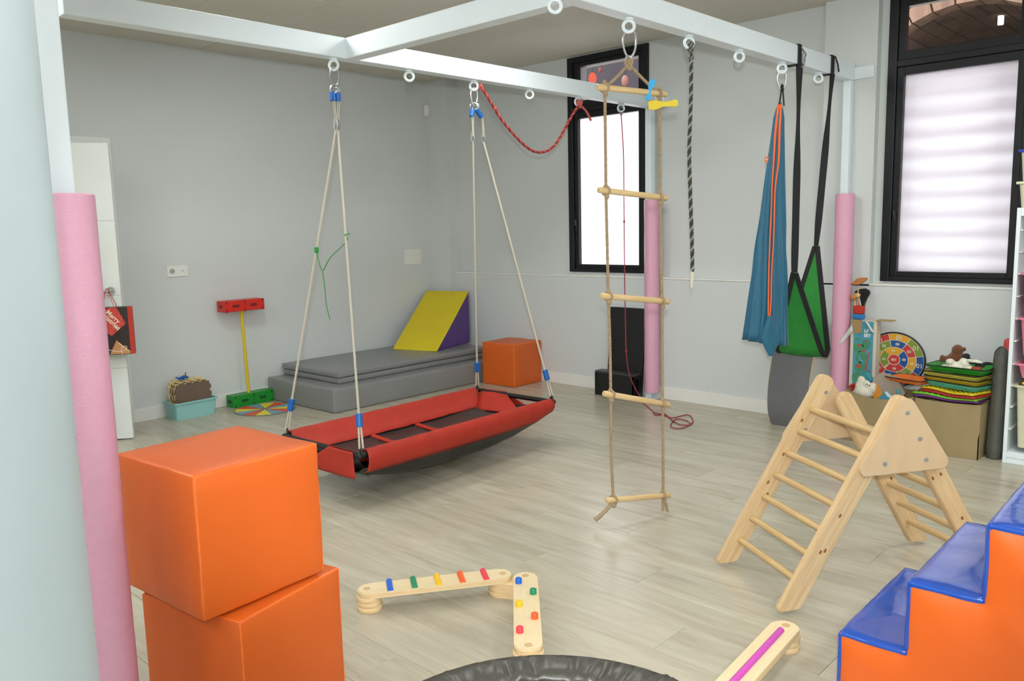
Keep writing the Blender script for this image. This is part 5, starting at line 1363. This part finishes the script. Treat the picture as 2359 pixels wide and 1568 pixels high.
# ------------------------------------------------------------------ white storage shelf
sh = thing('storage_shelf', 'white storage shelf unit with side runners at the right edge', 'shelf', (5.40, .87, 0))
sx0, sx1, sy0, sy1, szt = 5.24, 5.56, .645, 1.104, 1.44
def sbox(nm, *a, mat=WHITE): b = B(); box(b, *a, bev=.002); return obj(nm, b, mat, sh, world=True, smooth=False)
sbox('side_panel', sx0, sx1, sy1-.02, sy1, 0, szt); sbox('side_panel', sx0, sx1, sy0, sy0+.02, 0, szt); sbox('top_panel', sx0, sx1, sy0+.02, sy1-.02, szt-.045, szt); sbox('bottom_panel', sx0, sx1, sy0+.02, sy1-.02, .035, .065); sbox('plinth', sx0+.004, sx0+.02, sy0+.02, sy1-.02, 0, .035); sbox('back_rail', sx1-.012, sx1, sy0+.02, sy1-.02, .6, .7)
for k, z in enumerate((.20, .328, .45, .574, .704, .83, .955, 1.08, 1.2, 1.32)):
    for (a, c) in ((sy1-.034, sy1-.02), (sy0+.02, sy0+.034)): sbox('runner', sx0+.006, sx1-.02, a, c, z-.006, z, mat=PLAS)
PBIN = pm('pink_bin', '#d77d97', .4, var=.03); CBIN = pm('clear_bin', '#cfcfb4', .3, var=.05); YLID = pm('yellow_lid', '#d8c63c', .4)
def sbin(lab, ztop, dep, mat, grp='drawers in the white shelf'):
    w_ = sy1-sy0-.072; t = thing('storage_bin', lab, 'drawer', ((sx0+sx1)/2-.01, (sy0+sy1)/2, ztop-dep), 0, grp)
    b = B(); open_bin(b, .29, w_-.02, dep, .018, .003, .02); obj('drawer_body', b, mat, t); b = B(); rim(b, .29, w_-.02, dep, .012, .012, .02); obj('drawer_rim', b, mat, t); return t
sbin('deep pink plastic drawer high in the white shelf', 1.086, .20, PBIN); sbin('deep pink plastic drawer in the middle of the white shelf', .836, .215, PBIN); sbin('shallow pink plastic drawer in the white shelf', .580, .085, PBIN)
t = sbin('deep clear plastic drawer with a yellow lid at the bottom of the shelf', .456, .36, CBIN)
b = B(); box(b, -.13, .13, -.16, .16, .362, .375, bev=.004); obj('drawer_lid', b, YLID, t, smooth=False)
def topbox(lab, z0, h, lidmat, ins):
    t = thing('plastic_box', lab, 'plastic box', (5.395, .88, z0), 0, 'clear boxes on top of the shelf'); b = B(); open_bin(b, .29, .43-ins, h, .012, .003, .02); obj('box_body', b, CBIN, t); b = B(); box(b, -.15, .15, -.228+ins/2, .228-ins/2, h+.001, h+.016, bev=.004); obj('box_lid', b, lidmat, t, smooth=False)
topbox('lower clear plastic box on top of the white shelf', szt+.001, .125, CBIN, -.02); topbox('upper plastic box with a blue lid on top of the shelf', szt+.143, .155, pm('blue_lid', '#1c3fae', .4), -.02)
